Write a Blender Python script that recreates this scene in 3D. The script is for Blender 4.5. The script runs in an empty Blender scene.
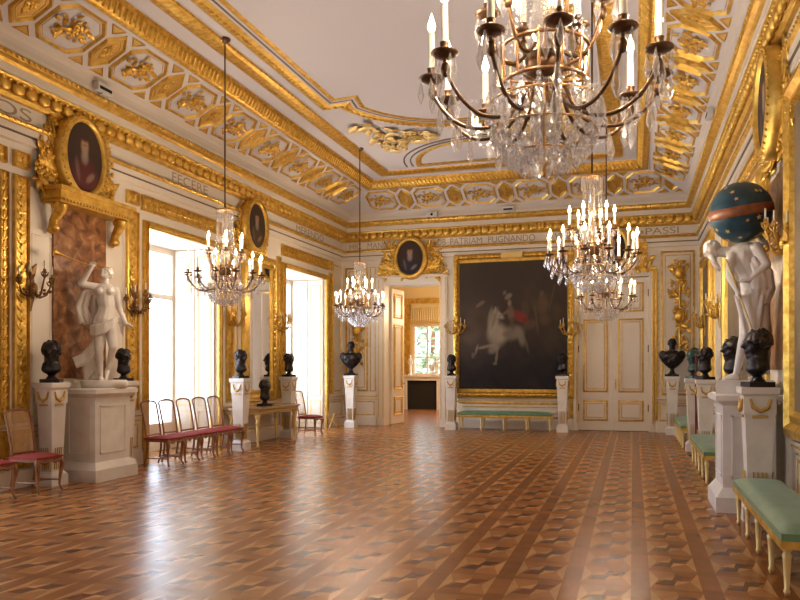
import bpy, math, random
from mathutils import Vector, Matrix
PI = math.pi
rad = math.radians
scn = bpy.context.scene
COL = scn.collection

# ------------------------------------------------------------------ camera, world, exposure
EYE = 1.6
CHZ = 2.49     # height of the lowest crystal of every chandelier
FPX, PPX, HOR, YAW = 699.0, 430.0, 368.0, rad(16.2)
cam = bpy.data.cameras.new('camera')
cam_o = bpy.data.objects.new('camera', cam)
COL.objects.link(cam_o)
cam.sensor_fit = 'HORIZONTAL'
cam.sensor_width = 36.0
cam.lens = FPX / 800 * 36.0
cam.shift_x = (400 - PPX) / 800
cam.shift_y = (HOR - 300) / 800
cam.clip_end = 200
cam_o.location = (0, 0, EYE)
cam_o.rotation_euler = (PI / 2, 0, YAW)
scn.camera = cam_o

SKY_STRENGTH = 6.0
FLAME_POWER = 23.0
world = bpy.data.worlds.new('world')
scn.world = world
world.use_nodes = True
bg = world.node_tree.nodes['Background']
bg.inputs[0].default_value = (0.74, 0.86, 1.0, 1)
bg.inputs[1].default_value = SKY_STRENGTH

scn.view_settings.view_transform = 'Standard'
scn.view_settings.look = 'None'
scn.view_settings.gamma = 1
scn.view_settings.exposure = 0.66
scn.view_settings.use_curve_mapping = False
scn.cycles.max_bounces = 7
scn.cycles.diffuse_bounces = 4
scn.cycles.glossy_bounces = 4
scn.cycles.transmission_bounces = 5
scn.cycles.transparent_max_bounces = 10
scn.cycles.caustics_reflective = False
scn.cycles.caustics_refractive = False
scn.cycles.sample_clamp_indirect = 6.0
scn.cycles.use_denoising = True

# room: left wall x=-A, right wall x=B, back wall y=D, front wall y=FR
A, B, D, FR = 7.9, 1.6, 18.3, -3.0
MX = (B - A) / 2
HC = 6.45
WINDOWS = [(-0.2, 1.9), (4.85, 6.95), (10.02, 12.1), (14.86, 17.14)]
WT = 3.96       # top of the window openings
XG = -8.9       # plane of the window glass

# window portals: tell the renderer where the daylight comes in
def portal(loc, sx, sy, rot):
    l = bpy.data.lights.new('window_portal', 'AREA')
    l.shape = 'RECTANGLE'
    l.size, l.size_y = sx, sy
    l.cycles.is_portal = True
    o = bpy.data.objects.new('window_portal', l)
    COL.objects.link(o)
    o.location = loc
    o.rotation_euler = rot
for (wy0, wy1) in WINDOWS:
    portal((XG - 0.12, (wy0 + wy1) / 2, 2.05), 3.5, wy1 - wy0 - 0.1, (0, -PI / 2, 0))
portal((-7.2, 26.5, 2.2), 2.6, 2.4, (-PI / 2, 0, 0))

# ------------------------------------------------------------------ materials
def mat(name, base=(.8, .8, .8), rough=.5, metal=0., **k):
    m = bpy.data.materials.new(name)
    m.use_nodes = True
    nt = m.node_tree
    b = nt.nodes['Principled BSDF']
    b.inputs['Base Color'].default_value = (*base, 1)
    b.inputs['Roughness'].default_value = rough
    b.inputs['Metallic'].default_value = metal
    for kk, v in k.items():
        b.inputs[kk.replace('_', ' ')].default_value = v
    return m

def node(m, t, **k):
    n = m.node_tree.nodes.new(t)
    for a, v in k.items():
        setattr(n, a, v)
    return n

def noise_color(m, c0, c1, scale=5., detail=4., lo=.35, hi=.65, dist=0., mid=None):
    nt = m.node_tree
    tc = node(m, 'ShaderNodeTexCoord')
    nz = node(m, 'ShaderNodeTexNoise')
    nz.inputs['Scale'].default_value = scale
    nz.inputs['Detail'].default_value = detail
    nz.inputs['Distortion'].default_value = dist
    cr = node(m, 'ShaderNodeValToRGB')
    cr.color_ramp.elements[0].position = lo
    cr.color_ramp.elements[1].position = hi
    cr.color_ramp.elements[0].color = (*c0, 1)
    cr.color_ramp.elements[1].color = (*c1, 1)
    if mid:
        e = cr.color_ramp.elements.new((lo + hi) / 2)
        e.color = (*mid, 1)
    nt.links.new(tc.outputs['Object'], nz.inputs['Vector'])
    nt.links.new(nz.outputs['Fac'], cr.inputs['Fac'])
    nt.links.new(cr.outputs['Color'], nt.nodes['Principled BSDF'].inputs['Base Color'])
    return m

def bump(m, scale=40., strength=.3, dist=.01, detail=3., kind='noise'):
    nt = m.node_tree
    tc = node(m, 'ShaderNodeTexCoord')
    if kind == 'noise':
        t = node(m, 'ShaderNodeTexNoise')
        t.inputs['Detail'].default_value = detail
        out = t.outputs['Fac']
    else:
        t = node(m, 'ShaderNodeTexVoronoi')
        out = t.outputs['Distance']
    t.inputs['Scale'].default_value = scale
    b = node(m, 'ShaderNodeBump')
    b.inputs['Strength'].default_value = strength
    b.inputs['Distance'].default_value = dist
    nt.links.new(tc.outputs['Object'], t.inputs['Vector'])
    nt.links.new(out, b.inputs['Height'])
    nt.links.new(b.outputs['Normal'], nt.nodes['Principled BSDF'].inputs['Normal'])
    return m

M = {}
M['paint'] = noise_color(mat('cream_paint', rough=.38), (.79, .69, .57), (.84, .745, .63), 1.2)
M['panel'] = noise_color(mat('stucco_panel', rough=.3), (.74, .62, .50), (.83, .72, .60), 3., 6.)
M['ceil'] = mat('ceiling_plaster', (.66, .62, .64), .8)
M['cove'] = mat('cove_plaster', (.66, .58, .51), .7)
M['line'] = mat('dark_line', (.16, .12, .09), .7)  # dark line colour, also paints the shadow line on the architrave
M['gold'] = bump(noise_color(mat('gilding', rough=.40, metal=.78), (.60, .36, .065), (.82, .54, .13), 9.), 40, .3, .004)
M['gold_relief'] = bump(noise_color(mat('gilded_relief', rough=.36, metal=.80), (.54, .30, .045), (.84, .54, .12), 14.), 60, .3, .006, kind='v')
M['gold_dull'] = mat('dull_gilding', (.62, .40, .12), .5, .65)
M['gold_pale'] = mat('pale_gilding', (.80, .60, .26), .45, .6)
M['marble_brown'] = noise_color(mat('brown_marble', rough=.28), (.10, .036, .014), (.50, .26, .12), 6., 9., .34, .70, .8, mid=(.27, .11, .042))
M['marble_white'] = noise_color(mat('white_marble', rough=.38), (.74, .67, .61), (.84, .79, .74), 4., 5.)
M['marble_grey'] = noise_color(mat('grey_white_marble', rough=.4), (.74, .70, .68), (.84, .80, .78), 4., 5.)
M['bronze'] = noise_color(mat('black_bronze', rough=.32, metal=.75), (.018, .015, .015), (.05, .045, .05), 12.)
M['bronze_green'] = noise_color(mat('green_bronze', rough=.4, metal=.6), (.02, .035, .035), (.06, .12, .11), 12.)
M['brass_dark'] = mat('dark_bronze', (.13, .07, .035), .35, .8)
M['brass'] = mat('warm_brass', (.62, .36, .14), .3, .9)
M['wood'] = noise_color(mat('brown_wood', rough=.35), (.20, .075, .03), (.33, .14, .06), 8.)
M['leafgreen'] = noise_color(mat('leaf_green', rough=.6), (.20, .27, .17), (.42, .47, .34), 3.)
M['cane'] = None
M['red'] = bump(mat('red_velvet', (.27, .024, .022), .8), 200, .2, .002)
M['green'] = bump(noise_color(mat('green_silk', rough=.5, Sheen_Weight=.2), (.105, .20, .105), (.15, .26, .14), 6.), 250, .2, .002)
M['bronze_warm'] = mat('warm_bronze', (.28, .15, .07), .3, .85)
M['candle'] = mat('candle_wax', (.9, .84, .70), .5, Subsurface_Weight=.0)
M['black'] = mat('black_void', (.012, .011, .011), .8)
M['white_plastic'] = mat('white_plastic', (.75, .72, .70), .4)
M['mirror'] = mat('mirror_glass', (.80, .80, .78), .02, 1.)
M['table_gold'] = mat('aged_cream_gilding', (.50, .34, .16), .45, .3)
M['marble_brown_pale'] = mat('tan_marble', (.42, .27, .14), .2)
M['yellow'] = mat('yellow_silk', (.72, .55, .28), .6)
M['redpole'] = mat('dark_red_cord', (.16, .02, .025), .6)
M['brownwall'] = noise_color(mat('olive_brown_hanging', rough=.6), (.15, .10, .055), (.26, .18, .10), 2.)

m = mat('flame', (1, .8, .5), .5)
bs = m.node_tree.nodes['Principled BSDF']
bs.inputs['Emission Color'].default_value = (1, .74, .42, 1)
bs.inputs['Emission Strength'].default_value = 26.0
M['flame'] = m

def clear_mat(name, tint, gloss_w, rough=.02, fres=1.45, milk=0.):
    m = bpy.data.materials.new(name)
    m.use_nodes = True
    nt = m.node_tree
    nt.nodes.clear()
    out = nt.nodes.new('ShaderNodeOutputMaterial')
    tr = nt.nodes.new('ShaderNodeBsdfTransparent')
    tr.inputs[0].default_value = (*tint, 1)
    gl = nt.nodes.new('ShaderNodeBsdfGlossy')
    gl.inputs['Roughness'].default_value = rough
    lw = nt.nodes.new('ShaderNodeLayerWeight')
    lw.inputs[0].default_value = .5
    fr = nt.nodes.new('ShaderNodeMath')
    fr.operation = 'POWER'
    fr.inputs[1].default_value = fres
    nt.links.new(lw.outputs['Facing'], fr.inputs[0])
    ad = nt.nodes.new('ShaderNodeMath')
    ad.operation = 'MULTIPLY_ADD'
    ad.use_clamp = True
    ad.inputs[1].default_value = .7
    ad.inputs[2].default_value = gloss_w
    mx = nt.nodes.new('ShaderNodeMixShader')
    nt.links.new(fr.outputs[0], ad.inputs[0])
    nt.links.new(ad.outputs[0], mx.inputs[0])
    nt.links.new(tr.outputs[0], mx.inputs[1])
    df = nt.nodes.new('ShaderNodeBsdfDiffuse')
    df.inputs[0].default_value = (.95, .93, .92, 1)
    m2 = nt.nodes.new('ShaderNodeMixShader')
    m2.inputs[0].default_value = milk
    nt.links.new(gl.outputs[0], m2.inputs[1])
    nt.links.new(df.outputs[0], m2.inputs[2])
    nt.links.new(m2.outputs[0], mx.inputs[2])
    nt.links.new(mx.outputs[0], out.inputs[0])
    return m
M['pane'] = clear_mat('window_pane', (.99, .99, 1), 0.02, .02, 5.)
M['crystal'] = clear_mat('cut_crystal', (1., .99, 1.), .26, .13, 1.6, .22)

# cane: woven holes
m = mat('cane_weave', (.55, .34, .17), .6)
nt = m.node_tree
out = [n for n in nt.nodes if n.type == 'OUTPUT_MATERIAL'][0]
pb = nt.nodes['Principled BSDF']
tr = node(m, 'ShaderNodeBsdfTransparent')
mx = node(m, 'ShaderNodeMixShader')
tc = node(m, 'ShaderNodeTexCoord')
ck = node(m, 'ShaderNodeTexChecker')
ck.inputs['Scale'].default_value = 160
nt.links.new(tc.outputs['Object'], ck.inputs['Vector'])
ml = node(m, 'ShaderNodeMath', operation='MULTIPLY')
ml.inputs[1].default_value = .8
nt.links.new(ck.outputs['Fac'], ml.inputs[0])
nt.links.new(ml.outputs[0], mx.inputs[0])
nt.links.new(pb.outputs[0], mx.inputs[1])
nt.links.new(tr.outputs[0], mx.inputs[2])
nt.links.new(mx.outputs[0], out.inputs[0])
M['cane'] = m

def attr_mat(name, rough, coat=0., bumpscale=0., var=0.):
    m = mat(name, rough=rough)
    b = m.node_tree.nodes['Principled BSDF']
    a = node(m, 'ShaderNodeAttribute', attribute_name='Col')
    m.node_tree.links.new(a.outputs['Color'], b.inputs['Base Color'])
    b.inputs['Coat Weight'].default_value = coat
    b.inputs['Coat Roughness'].default_value = .12
    return m
M['parquet'] = attr_mat('parquet_wood', .27, .0)
M['parquet'].node_tree.nodes['Principled BSDF'].inputs['Specular IOR Level'].default_value = .45
M['canvas'] = attr_mat('oil_on_canvas', .6)
M['canvas'].node_tree.nodes['Principled BSDF'].inputs['Specular IOR Level'].default_value = .25
# grain over the parquet, and a slight waviness that stretches reflections
m = M['parquet']
nt = m.node_tree
tc = node(m, 'ShaderNodeTexCoord')
nz = node(m, 'ShaderNodeTexNoise')
nz.inputs['Scale'].default_value = 6.0
nz.inputs['Detail'].default_value = 5
mixc = node(m, 'ShaderNodeMix', data_type='RGBA', blend_type='MULTIPLY')
cr = node(m, 'ShaderNodeValToRGB')
cr.color_ramp.elements[0].position = .3
cr.color_ramp.elements[0].color = (.78, .76, .74, 1)
cr.color_ramp.elements[1].position = .7
cr.color_ramp.elements[1].color = (1.0, 1.0, 1.0, 1)
nt.links.new(tc.outputs['Object'], nz.inputs['Vector'])
nt.links.new(nz.outputs['Fac'], cr.inputs['Fac'])
at = [n for n in nt.nodes if n.type == 'ATTRIBUTE'][0]
mixc.inputs['Factor'].default_value = 1
nt.links.new(at.outputs['Color'], mixc.inputs['A'])
nt.links.new(cr.outputs['Color'], mixc.inputs['B'])
nt.links.new(mixc.outputs['Result'], nt.nodes['Principled BSDF'].inputs['Base Color'])
nz2 = node(m, 'ShaderNodeTexNoise')
nz2.inputs['Scale'].default_value = 9.0
bp = node(m, 'ShaderNodeBump')
bp.inputs['Strength'].default_value = .12
bp.inputs['Distance'].default_value = .01
nt.links.new(tc.outputs['Object'], nz2.inputs['Vector'])
nt.links.new(nz2.outputs['Fac'], bp.inputs['Height'])
nt.links.new(bp.outputs['Normal'], nt.nodes['Principled BSDF'].inputs['Normal'])

# ------------------------------------------------------------------ mesh builder
class MB:
    def __init__(s):
        s.v, s.f, s.m, s.s = [], [], [], []
    def add(s, vs, fs, smooth=False, mi=0):
        o = len(s.v)
        s.v.extend([tuple(p) for p in vs])
        for f in fs:
            s.f.append([i + o for i in f])
            s.m.append(mi)
            s.s.append(smooth)
    def box(s, x0, x1, y0, y1, z0, z1, mi=0):
        vs = [(x, y, z) for z in (z0, z1) for y in (y0, y1) for x in (x0, x1)]
        s.add(vs, [(0, 2, 3, 1), (4, 5, 7, 6), (0, 1, 5, 4), (2, 6, 7, 3), (0, 4, 6, 2), (1, 3, 7, 5)], False, mi)
    def cbox(s, c, d, mi=0):
        s.box(c[0] - d[0] / 2, c[0] + d[0] / 2, c[1] - d[1] / 2, c[1] + d[1] / 2, c[2] - d[2] / 2, c[2] + d[2] / 2, mi)
    def taper(s, x, y, z0, z1, w0, w1, d0=None, d1=None, mi=0):
        d0 = w0 if d0 is None else d0
        d1 = w1 if d1 is None else d1
        vs = []
        for z, w, d in ((z0, w0, d0), (z1, w1, d1)):
            vs += [(x - w / 2, y - d / 2, z), (x + w / 2, y - d / 2, z), (x + w / 2, y + d / 2, z), (x - w / 2, y + d / 2, z)]
        s.add(vs, [(3, 2, 1, 0), (4, 5, 6, 7), (0, 1, 5, 4), (1, 2, 6, 5), (2, 3, 7, 6), (3, 0, 4, 7)], False, mi)
    def tube(s, pts, r, n=8, mi=0, smooth=True, cap=True, sq=1.0):
        P = [Vector(p) for p in pts]
        if not hasattr(r, '__len__'):
            r = [r] * len(P)
        vs, fs = [], []
        up = Vector((0.123, 0.31, 1)).normalized()
        prev = None
        for i, p in enumerate(P):
            t = (P[min(i + 1, len(P) - 1)] - P[max(i - 1, 0)])
            if t.length < 1e-9:
                t = Vector((0, 0, 1))
            t.normalize()
            a = prev if prev is not None else (up if abs(t.dot(up)) < .95 else Vector((1, 0, 0)))
            u = (a - t * a.dot(t))
            u.normalize()
            w = t.cross(u)
            prev = u
            for k in range(n):
                g = 2 * PI * k / n
                vs.append(p + u * (math.cos(g) * r[i]) + w * (math.sin(g) * r[i] * sq))
        for i in range(len(P) - 1):
            for k in range(n):
                a, b = i * n + k, i * n + (k + 1) % n
                fs.append((a, b, b + n, a + n))
        s.add(vs, fs, smooth, mi)
        if cap:
            s.add(vs[:n], [tuple(reversed(range(n)))], False, mi)
            s.add(vs[-n:], [tuple(range(n))], False, mi)
    def lathe(s, prof, n=16, c=(0, 0, 0), mi=0, smooth=True, sx=1., sy=1.):
        vs, fs = [], []
        for (r, z) in prof:
            for k in range(n):
                g = 2 * PI * k / n
                vs.append((c[0] + math.cos(g) * r * sx, c[1] + math.sin(g) * r * sy, c[2] + z))
        for i in range(len(prof) - 1):
            for k in range(n):
                a, b = i * n + k, i * n + (k + 1) % n
                fs.append((a, b, b + n, a + n))
        fs.append(tuple(reversed(range(n))))
        L = (len(prof) - 1) * n
        fs.append(tuple(range(L, L + n)))
        s.add(vs, fs, smooth, mi)
    def ell(s, c, r, mi=0, nu=10, nv=6, rot=None, smooth=True):
        if not hasattr(r, '__len__'):
            r = (r, r, r)
        vs, fs = [], []
        R = rot if rot is not None else Matrix.Identity(3)
        C = Vector(c)
        for j in range(1, nv):
            ph = PI * j / nv
            for k in range(nu):
                g = 2 * PI * k / nu
                vs.append(C + R @ Vector((math.sin(ph) * math.cos(g) * r[0], math.sin(ph) * math.sin(g) * r[1], math.cos(ph) * r[2])))
        vs.append(C + R @ Vector((0, 0, r[2])))
        vs.append(C + R @ Vector((0, 0, -r[2])))
        T, Bq = len(vs) - 2, len(vs) - 1
        for j in range(nv - 2):
            for k in range(nu):
                a, b = j * nu + k, j * nu + (k + 1) % nu
                fs.append((a, a + nu, b + nu, b))
        for k in range(nu):
            fs.append((T, k, (k + 1) % nu))
            L = (nv - 2) * nu
            fs.append((Bq, L + (k + 1) % nu, L + k))
        s.add(vs, fs, smooth, mi)
    def caps(s, p0, p1, r0, r1, mi=0):
        s.tube([p0, p1], [r0, r1], 12, mi)
        s.ell(p0, r0, mi, 12, 8)
        s.ell(p1, r1, mi, 12, 8)
    def prism(s, poly, fn, t0, t1, mi=0):
        n = len(poly)
        vs = [fn(a, b, t0) for a, b in poly] + [fn(a, b, t1) for a, b in poly]
        fs = [tuple(reversed(range(n))), tuple(range(n, 2 * n))]
        fs += [(i, (i + 1) % n, (i + 1) % n + n, i + n) for i in range(n)]
        s.add(vs, fs, False, mi)
    def ring(s, poly, poly2, fn, t0, t1, mi=0):
        """raised band between two matching outlines, ridge in the middle"""
        n = len(poly)
        mid = [((a[0] + b[0]) / 2, (a[1] + b[1]) / 2) for a, b in zip(poly, poly2)]
        vs = [fn(*p, t0) for p in poly] + [fn(*p, t1) for p in mid] + [fn(*p, t0) for p in poly2]
        fs = []
        for i in range(n):
            j = (i + 1) % n
            fs += [(i, j, j + n, i + n), (i + n, j + n, j + 2 * n, i + 2 * n)]
        s.add(vs, fs, False, mi)
    def build(s, name, mats, parent=None, loc=None, rotz=0, recalc=True):
        me = bpy.data.meshes.new(name)
        me.from_pydata(s.v, [], s.f)
        if not hasattr(mats, '__len__'):
            mats = [mats]
        for k in mats:
            me.materials.append(k)
        me.polygons.foreach_set('material_index', s.m)
        me.polygons.foreach_set('use_smooth', s.s)
        me.update()
        o = bpy.data.objects.new(name, me)
        COL.objects.link(o)
        if parent:
            o.parent = parent
        if loc is not None:
            o.location = loc
        if rotz:
            o.rotation_euler = (0, 0, rotz)
        return o

def tag(o, label=None, cat=None, group=None, kind=None):
    if label: o['label'] = label
    if cat: o['category'] = cat
    if group: o['group'] = group
    if kind: o['kind'] = kind
    return o
def struct(name, mb, mats, parent=None, **k):
    o = mb.build(name, mats, parent, **k)
    if parent is None:
        o['kind'] = 'structure'
    return o
def empty(name, loc, rotz=0, label=None, cat=None, group=None):
    o = bpy.data.objects.new(name, None)
    o.empty_display_size = .1
    COL.objects.link(o)
    o.location = loc
    o.rotation_euler = (0, 0, rotz)
    return tag(o, label, cat, group)
def children(o, kids):
    return kids.get(o.name, [])
def copy_tree(o, loc, rotz, label, kids_index=None):
    """copy a thing, its parts and their sub-parts"""
    c = o.copy()
    COL.objects.link(c)
    c.location = loc
    c.rotation_euler = (0, 0, rotz)
    c['label'] = label
    for ch in list(o.children):
        d = ch.copy()
        COL.objects.link(d)
        d.parent = c
        for g in list(ch.children):
            e = g.copy()
            COL.objects.link(e)
            e.parent = d
    return c

def sculpt(mb, name, material, voxel=.012, parent=None, smooth_it=2, loc=None, rotz=0):
    """fuse overlapping volumes into one continuous skin"""
    o = mb.build(name + '_src', [material])
    md = o.modifiers.new('r', 'REMESH')
    md.mode = 'VOXEL'
    md.voxel_size = voxel
    md.use_smooth_shade = True
    sm = o.modifiers.new('s', 'SMOOTH')
    sm.iterations = smooth_it
    sm.factor = .5
    dg = bpy.context.evaluated_depsgraph_get()
    dg.update()
    me = bpy.data.meshes.new_from_object(o.evaluated_get(dg))
    me.name = name
    old = o.data
    bpy.data.objects.remove(o)
    bpy.data.meshes.remove(old)
    me.materials.clear()
    me.materials.append(material)
    for p in me.polygons:
        p.use_smooth = True
        p.material_index = 0
    n = bpy.data.objects.new(name, me)
    COL.objects.link(n)
    if parent: n.parent = parent
    if loc is not None: n.location = loc
    if rotz: n.rotation_euler = (0, 0, rotz)
    return n

# wall-local frame: X along the wall, -Y out of the wall into the room, Z up
ROT = {'L': PI / 2, 'B': 0.0, 'R': -PI / 2}
def wloc(wall, s, z=0.0, p=0.0):
    if wall == 'L': return (-A + p, s, z)
    if wall == 'B': return (s, D - p, z)
    return (B - p, s, z)
def wl(a, b, t):    # prism mapping for wall-local shapes
    return (a, -t, b)

def oval(cx, cz, rx, rz, n=32):
    return [(cx + rx * math.cos(2 * PI * k / n), cz + rz * math.sin(2 * PI * k / n)) for k in range(n)]

def rect_frame(mb, x0, x1, z0, z1, w=.04, t=.02, mi=0, p0=0.0):
    """mitred moulding around a rectangle, with a rounded section"""
    sec = [(0, 0), (.12, .8), (.4, 1.0), (.6, .55), (.85, .75), (1, 0)]
    rings = []
    for a, b in sec:
        o = a * w
        rings.append([(x0 + o, -(p0 + b * t), z0 + o), (x1 - o, -(p0 + b * t), z0 + o), (x1 - o, -(p0 + b * t), z1 - o), (x0 + o, -(p0 + b * t), z1 - o)])
    vs = [v for r in rings for v in r]
    fs = []
    for i in range(len(sec) - 1):
        for k in range(4):
            a, b = i * 4 + k, i * 4 + (k + 1) % 4
            fs.append((a, b, b + 4, a + 4))
    mb.add(vs, fs, False, mi)

def leaf(mb, c, ang, L, W, T, mi=0, depth=0.0, lift=.5):
    """a veined leaf lying on a wall-local plane"""
    ca, sa = math.cos(ang), math.sin(ang)
    prof = [(0, .15), (.25, .8), (.5, 1.), (.75, .7), (1., .0)]
    vs, fs = [], []
    for t, w in prof:
        for q, h in ((-1, 0), (-.45, .7), (0, .35), (.45, .7), (1, 0)):
            x = t * L
            y = q * w * W
            zz = T * h * (.4 + w * .6) + lift * T * t * t
            vs.append((c[0] + ca * x - sa * y, -(depth + zz), c[1] + sa * x + ca * y))
    for i in range(4):
        for k in range(4):
            a = i * 5 + k
            fs.append((a, a + 1, a + 6, a + 5))
    mb.add(vs, fs, True, mi)

def scroll(mb, c, r, turns, sgn, start, thick, depth, mi=0, n=18):
    pts, rr = [], []
    for i in range(n + 1):
        t = i / n
        a = start + sgn * turns * 2 * PI * t
        q = r * (1 - .8 * t)
        pts.append((c[0] + math.cos(a) * q, -(depth + thick * .6), c[1] + math.sin(a) * q))
        rr.append(thick * (.5 + .5 * t))
    mb.tube(pts, rr, 6, mi)
    mb.ell((c[0], -(depth + thick), c[1]), thick * 1.4, mi, 8, 5)

def rosette(mb, cx, cz, r, mi=0, depth=0.0, n=8, fn=None):
    for k in range(n):
        leaf(mb, (cx, cz), 2 * PI * k / n, r, r * .30, r * .18, mi, depth)
    mb.ell((cx, -depth - r * .12, cz), (r * .25, r * .16, r * .25), mi, 8, 5)

def foliage(mb, x0, x1, z0, z1, n, seed, size=.1, mi=0, depth=0.0, mask=None):
    """clustered acanthus leaves, scrolls and fruit"""
    R = random.Random(seed)
    k = 0
    tries = 0
    while k < n and tries < n * 20:
        tries += 1
        x, z = R.uniform(x0, x1), R.uniform(z0, z1)
        if mask and not mask(x, z):
            continue
        k += 1
        s = size * R.uniform(.6, 1.25)
        q = R.random()
        dd = depth + R.uniform(0, size * .35)
        if q < .62:
            leaf(mb, (x, z), R.uniform(0, 2 * PI), s * 1.3, s * .38, s * .3, mi, dd, lift=1.)
        elif q < .85:
            scroll(mb, (x, z), s * .6, 1.1, R.choice((-1, 1)), R.uniform(0, 6.3), s * .13, dd, mi, 10)
        else:
            mb.ell((x, -dd - s * .2, z), (s * .28, s * .24, s * .28), mi, 8, 5)

def ornament_strip(mb, x0, x1, z0, z1, mi_edge=0, mi_orn=1, t=.03, step=.12):
    """gilded border strip: rails on both sides and a running leaf pattern between them"""
    w, h = x1 - x0, z1 - z0
    e = min(w, h) * .14
    mb.box(x0, x1, -t * .5, 0.004, z0, z1, mi_edge)
    rect_frame(mb, x0, x1, z0, z1, e, t * .9, mi_edge, t * .4)
    vert = h > w
    L = (h if vert else w) - 2 * e
    n = max(1, int(round(L / step)))
    q = min(w, h) - 2 * e
    for i in range(n):
        u = (i + .1) * L / n
        if vert:
            cx, cz = (x0 + x1) / 2, z0 + e + u
            dirs = (PI / 2, PI / 2 - .75, PI / 2 + .75)
        else:
            cx, cz = x0 + e + u, (z0 + z1) / 2
            dirs = (0, -.75, .75)
        for j, a in enumerate(dirs):
            leaf(mb, (cx, cz), a, L / n * (1.05 if j == 0 else .85), q * (.20 if j == 0 else .16), t * .55, mi_orn, t * .5, .3)
        mb.ell((cx, -t * .7, cz), (q * .12, t * .45, q * .12), mi_orn, 6, 4)

# ------------------------------------------------------------------ floor (inlaid parquet)
def build_floor():
    R = random.Random(4)
    MS = .495
    vs, fs, cols = [], [], []
    band = (.30, .108, .029)
    medA, medB = (.42, .175, .052), (.335, .127, .036)
    light = (.56, .27, .10)
    dark = (.165, .050, .017)
    def poly(pts, c, z=0.0, var=.12):
        o = len(vs)
        for p in pts:
            vs.append((p[0], p[1], z))
        fs.append(list(range(o, o + len(pts))))
        k = 1 + R.uniform(-var, var)
        cols.append((c[0] * k, c[1] * k, c[2] * k))
    x0f, x1f, y0f, y1f = -A, B, FR, D
    nx = int((x1f + A) / MS) + 2
    ny = int((y1f - y0f) / MS) + 2
    ox, oy = -.938 - 15 * MS, y0f - .1
    for i in range(nx + 1):
        for j in range(ny + 1):
            X, Y = ox + i * MS, oy + j * MS
            if X + MS > x1f + .35 or Y > y1f + .2:
                continue
            b = .068
            c0, c1 = b, MS - b
            # longitudinal and cross bands
            poly([(X - b, Y - b), (X + b, Y - b), (X + b, Y + b), (X - b, Y + b)], band, var=.15)
            poly([(X - b, Y + b), (X + b, Y + b), (X + b, Y + c1), (X - b, Y + c1)], band, var=.15)
            cb = (.34, .132, .038)
            poly([(X + b, Y - b * .4), (X + c1, Y - b * .4), (X + c1, Y + b * .4), (X + b, Y + b * .4)], cb, var=.15)
            yb, yt = Y + b * .4, Y + MS - b * .4
            xl, xr = X + c0, X + c1
            cx, cy = (xl + xr) / 2, (yb + yt) / 2
            hx, hy = (xr - xl) / 2, (yt - yb) / 2
            def P(a, q): return (cx + a * hx, cy + q * hy)
            # light side triangles
            poly([P(-1, -1), P(-.62, 0.05), P(-1, 1)], light)
            poly([P(1, 1), P(.62, -.05), P(1, -1)], light)
            # fans at bottom and top
            poly([P(-1, -1), P(0, -.95), P(-.06, -.58), P(-.84, -.58)], medB)
            poly([P(0, -.95), P(1, -1), P(.62, -.05), P(-.06, -.58)], medA)
            poly([P(1, 1), P(0, .95), P(.06, .58), P(.84, .58)], medB)
            poly([P(0, .95), P(-1, 1), P(-.62, .05), P(.06, .58)], medA)
            # the two dark lozenges
            poly([P(-.84, -.58), P(-.06, -.58), P(.10, 0.0), P(-.40, 0.0)], dark, var=.35)
            poly([P(.84, .58), P(.06, .58), P(-.10, 0.0), P(.40, 0.0)], dark, var=.35)
            # fillers
            poly([P(-.40, 0), P(-.10, 0), P(.06, .58), P(-.62, .05)], light, var=.2)
            poly([P(.40, 0), P(.10, 0), P(-.06, -.58), P(.62, -.05)], light, var=.2)
            poly([P(-1, -1), P(-.84, -.58), P(-.40, 0), P(-.62, .05)], medB)
            poly([P(1, 1), P(.84, .58), P(.40, 0), P(.62, -.05)], medB)
    # sub-floor just beneath closes hairline gaps and runs into the next room
    for (a, b2, c, d) in ((-9.2, 2.0, FR - .2, D + .05), (-10.5, -3.5, D + .05, 27.0)):
        o = len(vs)
        vs.extend([(a, c, -.0015), (b2, c, -.0015), (b2, d, -.0015), (a, d, -.0015)])
        fs.append([o, o + 1, o + 2, o + 3])
        cols.append((.36, .16, .062))
    me = bpy.data.meshes.new('floor')
    me.from_pydata(vs, [], fs)
    ca = me.color_attributes.new('Col', 'FLOAT_COLOR', 'CORNER')
    arr = []
    for f, c in zip(fs, cols):
        arr.extend([c[0], c[1], c[2], 1.0] * len(f))
    ca.data.foreach_set('color', arr)
    me.materials.append(M['parquet'])
    o = bpy.data.objects.new('floor', me)
    COL.objects.link(o)
    o['kind'] = 'structure'
build_floor()

# ------------------------------------------------------------------ walls
mb = MB()
ys = [FR - .3] + [v for w in WINDOWS for v in w] + [D + .4]
for i in range(0, len(ys), 2):
    mb.box(XG - .25, -A, ys[i], ys[i + 1], 0, 6.6)
for (y0, y1) in WINDOWS:
    mb.box(XG - .25, -A, y0, y1, WT, 6.6)
    mb.box(XG - .25, XG + .05, y0, y1, 0, .42)
struct('wall_left', mb, M['paint'])
mb = MB()
mb.box(B, B + .4, FR - .3, D + .4, 0, 6.6)
struct('wall_right', mb, M['paint'])
mb = MB()
mb.box(-A, B, FR - .3, FR, 0, 6.6)
struct('wall_front', mb, M['paint'])
DX0, DX1, DZ = -6.62, -5.03, 3.88
EX0, EX1, EZ = -1.36, .38, 3.90
mb = MB()
for a, b2 in ((-A, DX0), (DX1, EX0), (EX1, B)):
    mb.box(a, b2, D, D + .4, 0, 6.6)
mb.box(DX0, DX1, D, D + .4, DZ, 6.6)
mb.box(EX0, EX1, D, D + .4, EZ, 6.6)
mb.box(EX0, EX1, D + .3, D + .4, 0, EZ)
struct('wall_back', mb, M['paint'])

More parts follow.
